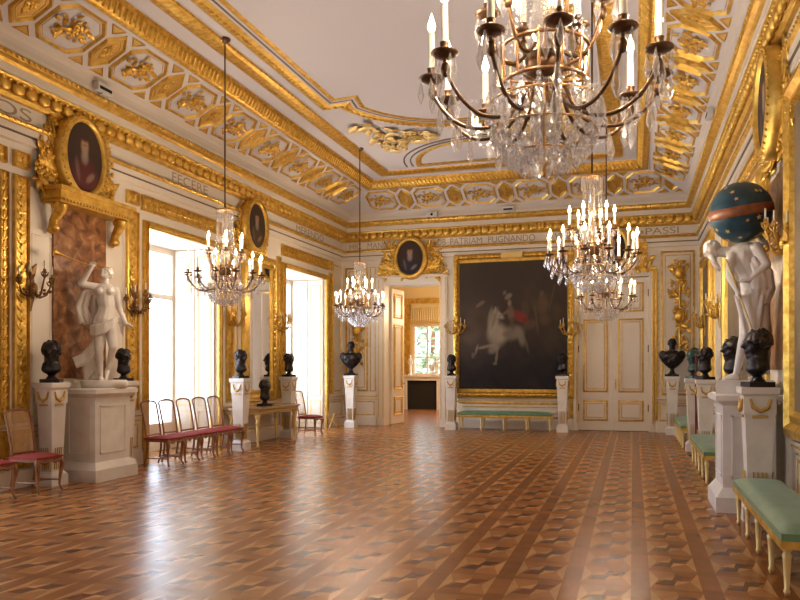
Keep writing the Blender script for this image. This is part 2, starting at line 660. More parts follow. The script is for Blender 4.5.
# ------------------------------------------------------------------ cornice, cove and ceiling
def sweep(prof, mis, name, mats):
    """prof: (p,z) offsets; mis: material index per segment; around the whole room"""
    mb = MB()
    def ringpts(p, z):
        return [(-A + p, FR + p, z), (B - p, FR + p, z), (B - p, D - p, z), (-A + p, D - p, z)]
    for i in range(len(prof) - 1):
        vs = ringpts(*prof[i]) + ringpts(*prof[i + 1])
        fs = [(k, (k + 1) % 4, (k + 1) % 4 + 4, k + 4) for k in range(4)]
        mb.add(vs, fs, False, mis[i])
    return struct(name, mb, mats)
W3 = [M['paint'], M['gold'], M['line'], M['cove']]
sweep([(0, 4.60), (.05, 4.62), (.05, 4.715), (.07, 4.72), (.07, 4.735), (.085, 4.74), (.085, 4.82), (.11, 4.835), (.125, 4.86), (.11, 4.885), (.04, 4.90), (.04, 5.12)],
      [0, 0, 2, 2, 0, 0, 1, 1, 1, 1, 0], 'trim_1', W3)  # dark step between the fascias is shadow put in as colour
sweep([(.04, 5.12), (.09, 5.13), (.11, 5.15), (.13, 5.17), (.15, 5.30), (.22, 5.335), (.235, 5.36), (.22, 5.38), (.25, 5.39), (.25, 5.49), (.29, 5.525), (.345, 5.55), (.36, 5.59), (.33, 5.63), (.33, 5.68)],
      [1, 1, 1, 1, 1, 1, 1, 0, 0, 1, 1, 1, 1, 0], 'trim_2', W3)
cv = [(.33, 5.68), (.335, 5.74), (.35, 5.79), (.385, 5.83), (.43, 5.86)]
P0, P1 = (.43, 5.86), (1.20, 6.24)
sweep(cv + [P0], [3] * 5, 'trim_3', W3)
sweep([P0, P1, (1.27, 6.25)], [0, 0], 'trim_4', [M['ceil']])
sweep([(1.27, 6.25), (1.275, 6.22), (1.31, 6.205), (1.36, 6.215), (1.42, 6.25), (1.47, 6.31), (1.49, 6.37), (1.50, 6.40), (1.53, 6.40), (1.53, 6.42), (1.82, 6.425), (1.83, 6.40), (1.88, 6.375), (1.97, 6.365), (2.06, 6.375), (2.12, 6.40), (2.13, 6.43), (2.16, 6.45)],
      [1, 1, 1, 1, 1, 1, 1, 1, 0, 0, 1, 1, 1, 1, 1, 1, 0], 'trim_5', [M['ceil'], M['gold_relief']])
mb = MB()
mb.box(-A, B, FR, D, HC, HC + .15)
struct('ceiling', mb, M['ceil'])

# leaf-and-egg course of the cornice, beads on the gold bands
mb = MB()
def wall_runs(p):
    return (('L', FR + 1.5, D - p), ('B', -A + p, B - p), ('R', 2.0, D - p))
def wpt(w, s, p, z):
    return wloc(w, s, z, p)
for w, a, b2 in wall_runs(.2):
    n = int((b2 - a) / .21)
    for i in range(n):
        s = b2 - (i + .5) * .21
        c = wpt(w, s, .17, 5.25)
        r = (.055, .078, .07) if w != 'B' else (.078, .055, .07)
        mb.ell(c, (r[0] * .95, r[1] * 1.3, r[2] * 1.25) if w != 'B' else (r[0] * 1.3, r[1] * .95, r[2] * 1.25), 0, 10, 6)
        for q in (-1, 1):
            c2 = wpt(w, s + q * .05, .20, 5.325)
            mb.ell(c2, .033, 0, 6, 4)
struct('trim_6', mb, M['gold'])
mb = MB()
for w, a, b2 in wall_runs(.35):
    n = int((b2 - a) / .09)
    for i in range(n):
        s = b2 - (i + .5) * .09
        mb.ell(wpt(w, s, .125, 4.86), (.022, .022, .018), 0, 5, 4)
        mb.ell(wpt(w, s, .36, 5.585), (.02, .03, .03) if w != 'B' else (.03, .02, .03), 0, 5, 4)
for w, a, b2 in wall_runs(1.5):
    n = int((b2 - a) / .10)
    for i in range(n):
        s = b2 - (i + .5) * .10
        c1, c2 = wpt(w, s, 1.495, 6.34), wpt(w, s + .06, 1.40, 6.23)
        mb.tube([c1, c2], [.022, .022], 5)
struct('trim_7', mb, M['gold'])

# coffers on the sloping strip
def slope_fn(w, s0):
    dp, dz = P1[0] - P0[0], P1[1] - P0[1]
    L = math.hypot(dp, dz)
    def fn(a, b, t):   # a along wall, b up the slope from the middle, t out of the surface
        u = (b + L / 2) / L
        p = P0[0] + dp * u + t * dz / L
        z = P0[1] + dz * u - t * dp / L
        return wloc(w, s0 + a, z, p)
    return fn
class LM(MB):    # builder whose wall-local coordinates pass through a mapping
    pass
def mapped(src, fn, dst):
    dst.add([fn(v[0], v[2], -v[1]) for v in src.v], src.f, True, 0)
def octo(w, h, c=.40):
    return [(-w + c * w, -h), (w - c * w, -h), (w, -h + c * h * 1.1), (w, h - c * h * 1.1), (w - c * w, h), (-w + c * w, h), (-w, h - c * h * 1.1), (-w, -h + c * h * 1.1)]
def hexa(w, h):
    return [(0, -h), (w, -h * .45), (w, h * .45), (0, h), (-w, h * .45), (-w, -h * .45)]
gold_mb, flower_mb, dull_mb = MB(), MB(), MB()  # gilt frames, leaf relief, dull gold fields of hexagons and triangles
oct_src = MB()
rosette(oct_src, 0, 0, .11, 0, .03, 6)
foliage(oct_src, -.27, .27, -.24, .24, 46, 31, .085, 0, .0, lambda x, z: .05 < math.hypot(x / 1.1, z) < .235)
hex_src = MB()
rosette(hex_src, 0, 0, .085, 0, .01, 6)
scroll(hex_src, (0, 0), .10, 1.2, 1, 1.2, .013, .0, 0, 12)
for q in (-1, 1):
    leaf(hex_src, (0, q * .05), q * PI / 2, .13, .035, .025, 0, 0, .5)
    leaf(hex_src, (0, q * .05), q * PI / 2 + .5, .09, .022, .02, 0, 0, .5)
    leaf(hex_src, (0, q * .05), q * PI / 2 - .5, .09, .022, .02, 0, 0, .5)
def coffer_run(w, first, step, lo, hi):
    s = first
    k = 0
    cs = []
    s = first
    while s > lo: s -= step
    s += step
    while s < hi:
        cs.append(s)
        s += step
    for s in cs:
        fn = slope_fn(w, s)
        gold_mb.ring(octo(.41, .38), octo(.352, .326), fn, .002, .035)
        gold_mb.ring(octo(.335, .31), octo(.325, .30), fn, .002, .008)
        mapped(oct_src, fn, flower_mb)
    for s in [c + step / 2 for c in cs[:-1]] + ([cs[-1] + step / 2] if cs[-1] + step / 2 < hi + .1 else []):
        fn = slope_fn(w, s)
        gold_mb.ring(hexa(.19, .38), hexa(.145, .31), fn, .002, .035)
        gold_mb.ring(hexa(.125, .27), hexa(.11, .245), fn, .002, .012)
        dull_mb.prism(hexa(.145, .31), fn, .0, .004)
        mapped(hex_src, fn, flower_mb)
        for sx in (-1, 1):
            for sz in (-1, 1):
                tri = [(sx * .06, sz * .415), (sx * .335, sz * .415), (sx * .20, sz * .27)]
                t2 = [(sx * .10, sz * .397), (sx * .295, sz * .397), (sx * .195, sz * .30)]
                gold_mb.ring(tri, t2, fn, .002, .02)
                dull_mb.prism(t2, fn, 0, .006)
coffer_run('L', 7.51, 1.30, 3.5, 17.0)
coffer_run('B', -5.08, 1.33, -7.0, .9)
coffer_run('R', 10.17, 1.30, 3.5, 17.0)
struct('trim_8', gold_mb, M['gold'])
struct('trim_9', dull_mb, M['gold_dull'])
struct('trim_10', flower_mb, M['gold_relief'])

# the flat ceiling's panel borders
def offset_path(path, off):
    out = []
    n = len(path)
    for i, p in enumerate(path):
        a, b = Vector(path[max(i - 1, 0)]), Vector(path[min(i + 1, n - 1)])
        p = Vector(p)
        if i in (0, n - 1):
            d = (b - a).normalized()
            nn = Vector((-d.y, d.x))
            out.append(p + nn * off)
        else:
            d0, d1 = (p - a).normalized(), (b - p).normalized()
            n0, n1 = Vector((-d0.y, d0.x)), Vector((-d1.y, d1.x))
            nn = (n0 + n1)
            nn.normalize()
            out.append(p + nn * off / max(.4, nn.dot(n0)))
    return out
def strip_path(mb, path, o0, o1, drop, mi=0):
    a, m_, b = offset_path(path, o0), offset_path(path, (o0 + o1) / 2), offset_path(path, o1)
    n = len(path)
    vs = [(p.x, p.y, HC - .002) for p in a] + [(p.x, p.y, HC - drop) for p in m_] + [(p.x, p.y, HC - .002) for p in b]
    fs = []
    for i in range(n - 1):
        fs += [(i, i + 1, i + 1 + n, i + n), (i + n, i + n + 1, i + 1 + 2 * n, i + 2 * n)]
    mb.add(vs, fs, False, mi)
half = [(-5.21, FR + 2.3), (-5.21, 11.66), (-4.76, 11.62)]
cxa, cya, ra = MX, 11.35, 1.98
a0 = math.atan2(11.95 - cya, -4.50 - cxa)
arc = [(cxa + ra * .93 * math.cos(a0 - (a0 - PI / 2) * k / 10), cya + ra * math.sin(a0 - (a0 - PI / 2) * k / 10) * .95) for k in range(11)]
half = half + arc
path = half + [(2 * MX - x, y) for x, y in reversed(half[:-1])]
mb = MB()
strip_path(mb, path, -.05, .05, .025, 0)
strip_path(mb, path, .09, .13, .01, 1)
strip_path(mb, path, .17, .40, .03, 0)
# leaf run in the wide band
mid = offset_path(path, .285)
for i in range(len(mid) - 1):
    a, b2 = mid[i], mid[i + 1]
    L = (b2 - a).length
    n = max(1, int(L / .11))
    for k in range(n):
        p = a + (b2 - a) * ((k + .5) / n)
        mb.ell((p.x, p.y, HC - .03), (.04, .04, .022), 0, 6, 4)
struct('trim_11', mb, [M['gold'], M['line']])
# half-round end panel with scrolls in the spandrels
mb = MB()
cy2 = 16.0
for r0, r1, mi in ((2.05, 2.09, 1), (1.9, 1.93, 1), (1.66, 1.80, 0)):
    n = 28
    vs, fs = [], []
    for k in range(n + 1):
        g = PI * k / n
        for r in (r0, (r0 + r1) / 2, r1):
            rr = (r, r * .86)
            vs.append((MX - math.cos(g) * rr[0], cy2 - math.sin(g) * rr[1], HC - (.03 if r not in (r0, r1) else .002)))
    for k in range(n):
        for j in range(2):
            a = k * 3 + j
            fs.append((a, a + 1, a + 4, a + 3))
    mb.add(vs, fs, False, mi)
mb.box(MX - 1.8, MX + 1.8, cy2 - .12, cy2, HC - .03, HC - .002, 0)
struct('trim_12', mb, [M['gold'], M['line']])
src = MB()
def spand(x, z):
    d = math.hypot((x - MX), (z - cy2) / .86)
    dn = math.hypot((x - MX) / .93, (z - cya) / .95)
    return d > 2.35 and dn > 2.65 and z < 15.6 and z > 12.2
foliage(src, -5.25, -3.4, 12.2, 15.6, 90, 11, .22, 0, 0, spand)
mb = MB()
mb.add([(v[0], v[2], HC - .002 + v[1] * .7) for v in src.v], src.f, True, 0)
mb.add([(2 * MX - v[0], v[2], HC - .002 + v[1] * .7) for v in src.v], src.f, True, 0)
struct('trim_13', mb, M['gold_pale'])

# ------------------------------------------------------------------ wall articulation
PG = [M['gold'], M['gold_relief'], M['paint'], M['panel'], M['line']]
def wall_mb(w, mb, name, mats=PG, **k):
    o = mb.build(name, mats, loc=wloc(w, 0), rotz=ROT[w])
    if w == 'R':
        pass
    o['kind'] = 'structure'
    return o
def sgn(w):
    return -1 if w == 'R' else 1
def X(w, a, b2):      # wall coordinates -> local X range
    return (a, b2) if w != 'R' else (-b2, -a)

# baseboards and dado rails
def base_and_dado(w, spans, name):
    mb = MB()
    for a, b2 in spans:
        a, b2 = X(w, a, b2)
        mb.box(a, b2, -.05, .004, 0, .20, 2)
        mb.box(a, b2, -.035, .004, .20, .235, 2)
        mb.box(a, b2, -.04, .004, .78, .86, 2)
        mb.box(a, b2, -.05, .004, .80, .825, 0)
        mb.box(a, b2, -.012, .004, .72, .735, 0)
        if b2 - a > .35:
            rect_frame(mb, a + .07, b2 - .07, .28, .68, .03, .014, 0)
    o = wall_mb(w, mb, name)
base_and_dado('L', [(FR, -.35), (2.05, 4.7), (7.12, 8.0), (9.05, 9.87), (12.25, 14.72), (17.3, D)], 'baseboard_left')
base_and_dado('B', [(-A, -6.86), (-4.82, -1.50), (.56, B)], 'baseboard_back')
base_and_dado('R', [(2.0, 4.6), (4.6, 7.9), (9.25, 10.4), (10.4, 13.5), (13.5, 15.8), (15.8, D)], 'baseboard_right')

# left wall gilded window frames, friezes and strips
def window_unit(n, y0, y1):
    mb = MB()
    fr = .12
    # gilded architrave round the opening
    mb.box(y0 - fr, y0, -.05, .004, 0.0, WT + fr, 0)
    mb.box(y1, y1 + fr, -.05, .004, 0.0, WT + fr, 0)
    mb.box(y0, y1, -.05, .004, WT, WT + fr, 0)
    for a, b2 in ((y0 - fr, y0), (y1, y1 + fr)):
        ornament_strip(mb, a + .03, b2 - .03, .3, WT + .1, 0, 1, .06, .12)
    ornament_strip(mb, y0, y1, WT + .03, WT + fr - .03, 0, 1, .06, .12)
    # horizontal ornament panel above
    ornament_strip(mb, y0 - .16, y1 + .14, 4.24, 4.50, 0, 1, .045, .16)
    o = wall_mb('L', mb, 'trim_14')
    return o
def glazing(n, y0, y1):
    """casement with glass, deep panelled jambs"""
    ym = (y0 + y1) / 2
    mb = MB()
    x = XG
    fw = .09
    for a, b2 in ((y0, y0 + fw), (y1 - fw, y1), (ym - .06, ym + .06)):
        mb.box(x - .05, x + .03, a, b2, .42, WT)
    for z0, z1 in ((.42, .52), (WT - .12, WT), (2.95, 3.05)):
        mb.box(x - .045, x + .025, y0, y1, z0, z1)
    w = struct('window_%d' % n, mb, M['paint'])
    g = MB()
    g.box(x - .012, x - .008, y0 + fw, y1 - fw, .52, WT - .1)
    g.build('pane', M['pane'], w)
    # folded shutters lining both jambs and the soffit
    j = MB()
    for yy, q in ((y0, 1), (y1, -1)):
        for k in range(2):
            xa, xb = -8.82 + k * .45, -8.82 + k * .45 + .42
            ya, yb = (yy + .002, yy + .045) if q == 1 else (yy - .045, yy - .002)
            j.box(xa, xb, ya, yb, .02, WT - .02, 0)
            yf = yy + q * .047
            for z0, z1 in ((.12, .75), (.85, 3.82)):
                for (u0, u1, v0, v1) in ((xa + .06, xb - .06, z0, z0 + .02), (xa + .06, xb - .06, z1 - .02, z1), (xa + .06, xa + .08, z0, z1), (xb - .08, xb - .06, z0, z1)):
                    j.box(u0, u1, min(yf, yf + q * .008), max(yf, yf + q * .008), v0, v1, 1)
    j.build('shutter_lining', [M['paint'], M['gold_pale']], w)
for n, (y0, y1) in enumerate(WINDOWS):
    window_unit(n, y0, y1)
    glazing(n + 1, y0, y1)

mb = MB()
for a, b2 in ((7.22, 7.60), (9.50, 9.79)):
    if a < 8: a = 7.35
    ornament_strip(mb, a, b2, .26 if a < 8 else .9, 4.18, 0, 1, .04, .13)
    ornament_strip(mb, a, b2, 4.28, 4.50, 0, 1, .045, .11)
ornament_strip(mb, 12.40, 12.62, .9, 4.18, 0, 1, .04, .13)
ornament_strip(mb, 14.50, 14.66, .9, 4.18, 0, 1, .04, .13)
ornament_strip(mb, 17.36, 17.58, .9, 4.18, 0, 1, .04, .13)
ornament_strip(mb, 17.36, 17.58, 4.26, 4.50, 0, 1, .045, .11)
rect_frame(mb, 17.68, 18.22, .95, 4.45, .035, .02, 0)
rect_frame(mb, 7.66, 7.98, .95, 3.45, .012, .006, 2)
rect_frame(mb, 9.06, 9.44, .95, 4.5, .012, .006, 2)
ornament_strip(mb, 7.13, 7.27, .26, 4.18, 0, 1, .04, .13)
ornament_strip(mb, 7.02, 7.24, 4.28, 4.50, 0, 1, .045, .11)
wall_mb('L', mb, 'trim_15')
mb = MB()
for a, b2 in ((2.3, 4.5), (12.68, 12.85)):
    rect_frame(mb, a, b2, .95, 4.45, .04, .02, 0)
wall_mb('L', mb, 'trim_16')

# back wall: panels either side, door architraves
mb = MB()
rect_frame(mb, -7.80, -7.12, .95, 4.42, .05, .03, 0)
rect_frame(mb, -7.70, -7.22, 1.05, 4.32, .02, .015, 0)
rect_frame(mb, -7.06, -6.90, .95, 4.42, .02, .015, 0)
for a, b2 in ((DX0 - .2, DX0), (DX1, DX1 + .2)):
    mb.box(a, b2, -.06, .004, 0, DZ + .2, 2)
    mb.box(a + .03, a + .045, -.066, 0, .2, DZ + .17, 0)
    mb.box(b2 - .045, b2 - .03, -.066, 0, .2, DZ + .17, 0)
mb.box(DX0, DX1, -.06, .004, DZ, DZ + .2, 2)
mb.box(DX0 - .24, DX1 + .24, -.12, .004, DZ + .2, DZ + .26, 2)
mb.box(DX0 - .24, DX1 + .24, -.125, .004, DZ + .225, DZ + .24, 0)
for a, b2 in ((EX0 - .11, EX0), (EX1, EX1 + .11)):
    mb.box(a, b2, -.05, .004, 0, EZ + .11, 2)
    mb.box(a + .075, a + .10, -.06, 0, .2, EZ + .1, 0)
mb.box(EX0, EX1, -.05, .004, EZ, EZ + .11, 2)
mb.box(EX0 - .13, EX1 + .13, -.07, .004, EZ + .11, EZ + .19, 0)
ornament_strip(mb, EX1 + .12, EX1 + .20, .3, 4.08, 0, 0, .03, .2)
ornament_strip(mb, EX0 - .20, EX0 - .12, .3, 4.08, 0, 0, .03, .2)
rect_frame(mb, .66, 1.46, .92, 4.50, .05, .03, 0)
rect_frame(mb, .76, 1.36, 1.02, 4.40, .018, .012, 0)
rect_frame(mb, -4.74, -1.38, .3, .70, .025, .012, 0)
for z in (.42, .56, .64):
    mb.box(-4.4, -1.8, -.02, .004, z, z + .022, 0)
wall_mb('B', mb, 'trim_17')

# right wall: gilded frames of the tall panels, pilaster strips
mb = MB()
def RX(a, b2): return X('R', a, b2)
for a, b2 in ((9.75, 13.45), (15.85, 18.0)):
    q = RX(a, b2)
    rect_frame(mb, q[0], q[1], .92, 4.20, .26, .08, 0)
    mb.box(q[0] + .26, q[1] - .26, -.01, .004, 1.18, 3.94, 5)
for a, b2 in ((13.62, 13.80), (15.45, 15.63)):
    q = RX(a, b2)
    ornament_strip(mb, q[0], q[1], .92, 4.5, 0, 1, .04, .13)
q = RX(14.0, 15.3)
rect_frame(mb, q[0], q[1], .95, 4.5, .04, .02, 0)
for a, b2 in ((9.3, 9.62),):
    q = RX(a, b2)
    ornament_strip(mb, q[0], q[1], .92, 4.5, 0, 1, .04, .13)
for a, b2 in ((9.7, 13.5), (15.7, 18.1), (4.0, 7.8)):
    q = RX(a, b2)
    ornament_strip(mb, q[0], q[1], 4.28, 4.52, 0, 1, .045, .16)
wall_mb('R', mb, 'trim_18', PG + [M['brownwall']])

# frieze inscriptions
def word(txt, wall, s0, s1, z0=4.925, h=.165):
    cu = bpy.data.curves.new('inscription', 'FONT')
    cu.body = txt
    cu.size = 1
    cu.extrude = 0
    me_o = bpy.data.objects.new('inscription_src', cu)
    COL.objects.link(me_o)
    dg = bpy.context.evaluated_depsgraph_get()
    me = bpy.data.meshes.new_from_object(me_o.evaluated_get(dg))
    bpy.data.objects.remove(me_o)
    xs = [v.co.x for v in me.vertices]
    yv = [v.co.y for v in me.vertices]
    mnx, mxx, mny, mxy = min(xs), max(xs), min(yv), max(yv)
    W = s1 - s0
    for v in me.vertices:
        x = (v.co.x - mnx) / (mxx - mnx) * W
        y = (v.co.y - mny) / (mxy - mny) * h
        v.co = (x, -.003, y)
    me.materials.append(M['letter'])
    me.name = 'inscription'
    o = bpy.data.objects.new('trim_19', me)
    COL.objects.link(o)
    o.location = wloc(wall, s0, z0, .04) if wall != 'R' else wloc(wall, s1, z0, .04)
    o.rotation_euler = (0, 0, ROT[wall])
    o['kind'] = 'structure'
M['letter'] = mat('worn_gilt_lettering', (.40, .29, .18), .5)
word('ALIOS', 'L', 6.3, 7.62)
word('FECERE', 'L', 10.64, 11.72)
word('MERENDO', 'L', 15.40, 16.96)
word('HIC', 'B', -7.66, -7.32)
word('MANUS', 'B', -7.12, -6.42)
word('OB', 'B', -5.12, -4.86)
word('PATRIAM', 'B', -4.74, -3.86)
word('PUGNANDO', 'B', -3.70, -2.45)
word('VULNERA', 'B', -1.95, -.95)
word('PASSI', 'B', .30, 1.08)

# ------------------------------------------------------------------ doors of the back wall
def door_leaf(mb, w, h):
    mb.box(0, w, -.03, .03, 0.012, h, 0)
    for z0, z1 in ((.25, .78), (.98, 2.85), (3.02, h - .12)):
        rect_frame(mb, .12, w - .12, z0, z1, .045, .022, 1, .03)
        rect_frame(mb, .20, w - .20, z0 + .08, z1 - .08, .018, .012, 1, .03)
dw = (EX1 - EX0) / 2
dr = empty('door_1', (EX0, D + .08, 0))
dr['kind'] = 'structure'
for k in range(2):
    mb = MB()
    door_leaf(mb, dw - .006, EZ - .02)
    o = mb.build('door_leaf', [M['paint'], M['gold']], dr, loc=(k * dw + .003, 0, 0))
    hw = MB()
    if k == 1:
        hw.ell((.06, -.065, 1.18), (.016, .04, .05), 0, 8, 6)
        hw.box(.045, .075, -.04, -.03, 1.05, 1.32, 0)
        hw.build('door_handle', M['gold'], o)
    hg = MB()
    for z in (.5, 2.0, 3.4):
        xx = .012 if k == 0 else dw - .018
        hg.tube([(xx, -.04, z), (xx, -.04, z + .18)], .012, 6)
    hg.build('hinge', M['brass_dark'], o)
# open doorway leaves, folded back into the next room
dr2 = empty('door_2', (DX0, D + .42, 0))
dr2['kind'] = 'structure'
for k, (xx, ang) in enumerate(((.03, rad(82)), (DX1 - DX0 - .03, rad(95)))):
    mb = MB()
    door_leaf(mb, .78, DZ - .03)
    o = mb.build('door_leaf', [M['paint'], M['gold']], dr2, loc=(xx, 0, 0))
    o.rotation_euler = (0, 0, ang)
    hw = MB()
    hw.ell((.71, -.06, 1.15), (.02, .04, .02), 0, 8, 6)
    hw.build('door_handle', M['brass'], o)

# ------------------------------------------------------------------ the room beyond the doorway
NY, NXL, NXR = 26.0, -10.3, -3.8
mb = MB()
mb.box(NXL - .2, NXL, D + .4, NY + .4, 0, 5.0)
mb.box(NXR, NXR + .2, D + .4, NY + .4, 0, 5.0)
mb.box(NXL - .2, -A, D + .25, D + .4, 0, 5.0)
WX0, WX1, WZ0, WZ1 = -8.22, -7.10, 1.36, 3.25
mb.box(NXL, WX0, NY, NY + .3, 0, 5.0)
mb.box(WX1, NXR, NY, NY + .3, 0, 5.0)
mb.box(WX0, WX1, NY, NY + .3, WZ1, 5.0)
mb.box(WX0, WX1, NY, NY + .3, 0, WZ0)
struct('wall_next_room', mb, M['yellow'])
mb = MB()
mb.box(NXL, NXR, D + .4, NY + .3, 5.0, 5.15)
struct('ceiling_next_room', mb, M['ceil'])
mb = MB()
for a, b2 in ((WX0, WX0 + .05), (WX1 - .05, WX1), (-7.70, -7.62)):
    mb.box(a, b2, NY + .02, NY + .08, WZ0, WZ1)
for z in (WZ0, 1.98, 2.6, WZ1 - .05):
    mb.box(WX0, WX1, NY + .03, NY + .07, z, z + .05)
w = struct('window_5', mb, M['paint'])
g = MB()
g.box(WX0, WX1, NY + .048, NY + .052, WZ0, WZ1)
g.build('pane', M['pane'], w)
mb = MB()
mb.box(-8.6, -8.35, NY - .06, NY + .01, 0, 4.3, 0)
mb.box(-7.0, -6.8, NY - .06, NY + .01, 0, 4.3, 0)
mb.box(-8.6, -6.8, NY - .08, NY + .01, 4.1, 4.3, 0)
mb.box(-8.6, -6.8, NY - .12, NY + .01, 3.35, 3.45, 0)
mb.box(-8.3, -7.05, NY - .03, NY + .01, 3.45, 4.1, 1)
struct('trim_20', mb, [M['gold'], M['yellow']])
mb = MB()
for x in range(14):
    mb.tube([(-8.28 + x * .09, NY - .09, 3.35), (-8.28 + x * .09, NY - .09, 3.95)], [.04, .028], 6)
tag(mb.build('window_pelmet', M['yellow']), 'gold pleated pelmet above the window of the far room', 'pelmet')
fp = empty('fireplace', (-7.80, NY, 0), 0, 'white marble fireplace with a black opening in the far room', 'fireplace')
mb = MB()
mb.box(-.76, -.60, -.32, -.01, 0, 1.12)
mb.box(.60, .76, -.32, -.01, 0, 1.12)
mb.box(-.76, .76, -.32, -.01, 1.12, 1.25)
mb.build('surround', M['marble_grey'], fp)
mb = MB()
mb.box(-.82, .82, -.38, -.01, 1.25, 1.32)
mb.build('mantel_shelf', M['marble_grey'], fp)
mb = MB()
mb.box(-.60, .60, -.22, -.02, .0, 1.12)
mb.build('firebox', M['black'], fp)

def figurine(h):
    mb = MB()
    mb.taper(0, 0, 0, .05, .16, .13)
    mb.lathe([(.06, .05), (.055, h * .35), (.05, h * .5), (.065, h * .68), (.06, h * .8), (.02, h * .85)], 10)
    mb.ell((0, 0, h * .93), (.038, .042, .055))
    mb.tube([(-.06, 0, h * .78), (-.09, -.03, h * .6), (-.03, -.06, h * .5)], [.022, .02, .015], 6)
    mb.tube([(.06, 0, h * .78), (.10, -.02, h * .62), (.06, -.06, h * .5)], [.022, .02, .015], 6)
    return mb
for x, h, lb in ((-8.30, .80, 'small white statuette on the left end of the far mantel'), (-7.24, .66, 'small white statuette on the right end of the far mantel')):
    f = sculpt(figurine(h), 'statuette', M['marble_white'], .016, loc=(x, NY - .18, 1.32))
    tag(f, lb, 'statuette', 'statuettes on the far mantel')
R = random.Random(6)
mb = MB()
for k in range(900):
    c = (R.uniform(-11, -5.5), 29.5 + R.uniform(-.5, .9), R.uniform(.2, 5.2))
    Rm = Matrix.Rotation(R.uniform(0, 6.3), 3, 'Z') @ Matrix.Rotation(R.uniform(0, 3), 3, 'X')
    mb.ell(c, (.22, .05, .13), 0, 6, 4, Rm)
tr_ = empty('garden_tree', (0, 0, 0), 0, 'green trees seen through the window of the far room', 'tree')
mb.build('foliage', M['leafgreen'], tr_)
mb = MB()
mb.tube([(-8.6, 29.8, 0), (-8.5, 29.9, 4.5)], [.16, .09], 8)
mb.build('trunk', M['wood'], tr_)
tag_l = bpy.data.lights.new('far_room_fill', 'POINT')  # added fill light, kept out of sight, brightens the far room
tag_l.energy = 240
tag_l.color = (1, .80, .55)
tag_l.shadow_soft_size = .2
lo = bpy.data.objects.new('far_room_fill', tag_l)
COL.objects.link(lo)
lo.location = (-4.4, 23.0, 3.6)

# ------------------------------------------------------------------ paintings
def paint_grid(name, w, h, nx, ny, fn, parent, y=0.0, oval_shape=False):
    vs, fs, cols = [], [], []
    for j in range(ny + 1):
        for i in range(nx + 1):
            u, v = i / nx, j / ny
            if oval_shape:
                a, b2 = 2 * u - 1, 2 * v - 1
                # square to disc
                X_, Y_ = a * math.sqrt(1 - b2 * b2 / 2), b2 * math.sqrt(1 - a * a / 2)
                px, pz = X_ * w / 2, Y_ * h / 2
                u2, v2 = (X_ + 1) / 2, (Y_ + 1) / 2
            else:
                px, pz = (u - .5) * w, (v - .5) * h
                u2, v2 = u, v
            vs.append((px, y, pz))
            cols.append(fn(u2, v2))
    for j in range(ny):
        for i in range(nx):
            a = j * (nx + 1) + i
            fs.append((a, a + 1, a + nx + 2, a + nx + 1))
    me = bpy.data.meshes.new(name)
    me.from_pydata(vs, [], fs)
    ca = me.color_attributes.new('Col', 'FLOAT_COLOR', 'POINT')
    ca.data.foreach_set('color', [q for c in cols for q in (*c, 1.0)])
    me.materials.append(M['canvas'])
    o = bpy.data.objects.new(name, me)
    COL.objects.link(o)
    if parent: o.parent = parent
    return o
def blob(u, v, cx, cy, rx, ry, ang=0., soft=.35):
    c, s_ = math.cos(ang), math.sin(ang)
    x, y = (u - cx) * c + (v - cy) * s_, -(u - cx) * s_ + (v - cy) * c
    d = math.hypot(x / rx, y / ry)
    if d <= 1 - soft: return 1.
    if d >= 1 + soft: return 0.
    t = (1 + soft - d) / (2 * soft)
    return t * t * (3 - 2 * t)
def mixc3(a, b2, t): return tuple(a[i] * (1 - t) + b2[i] * t for i in range(3))
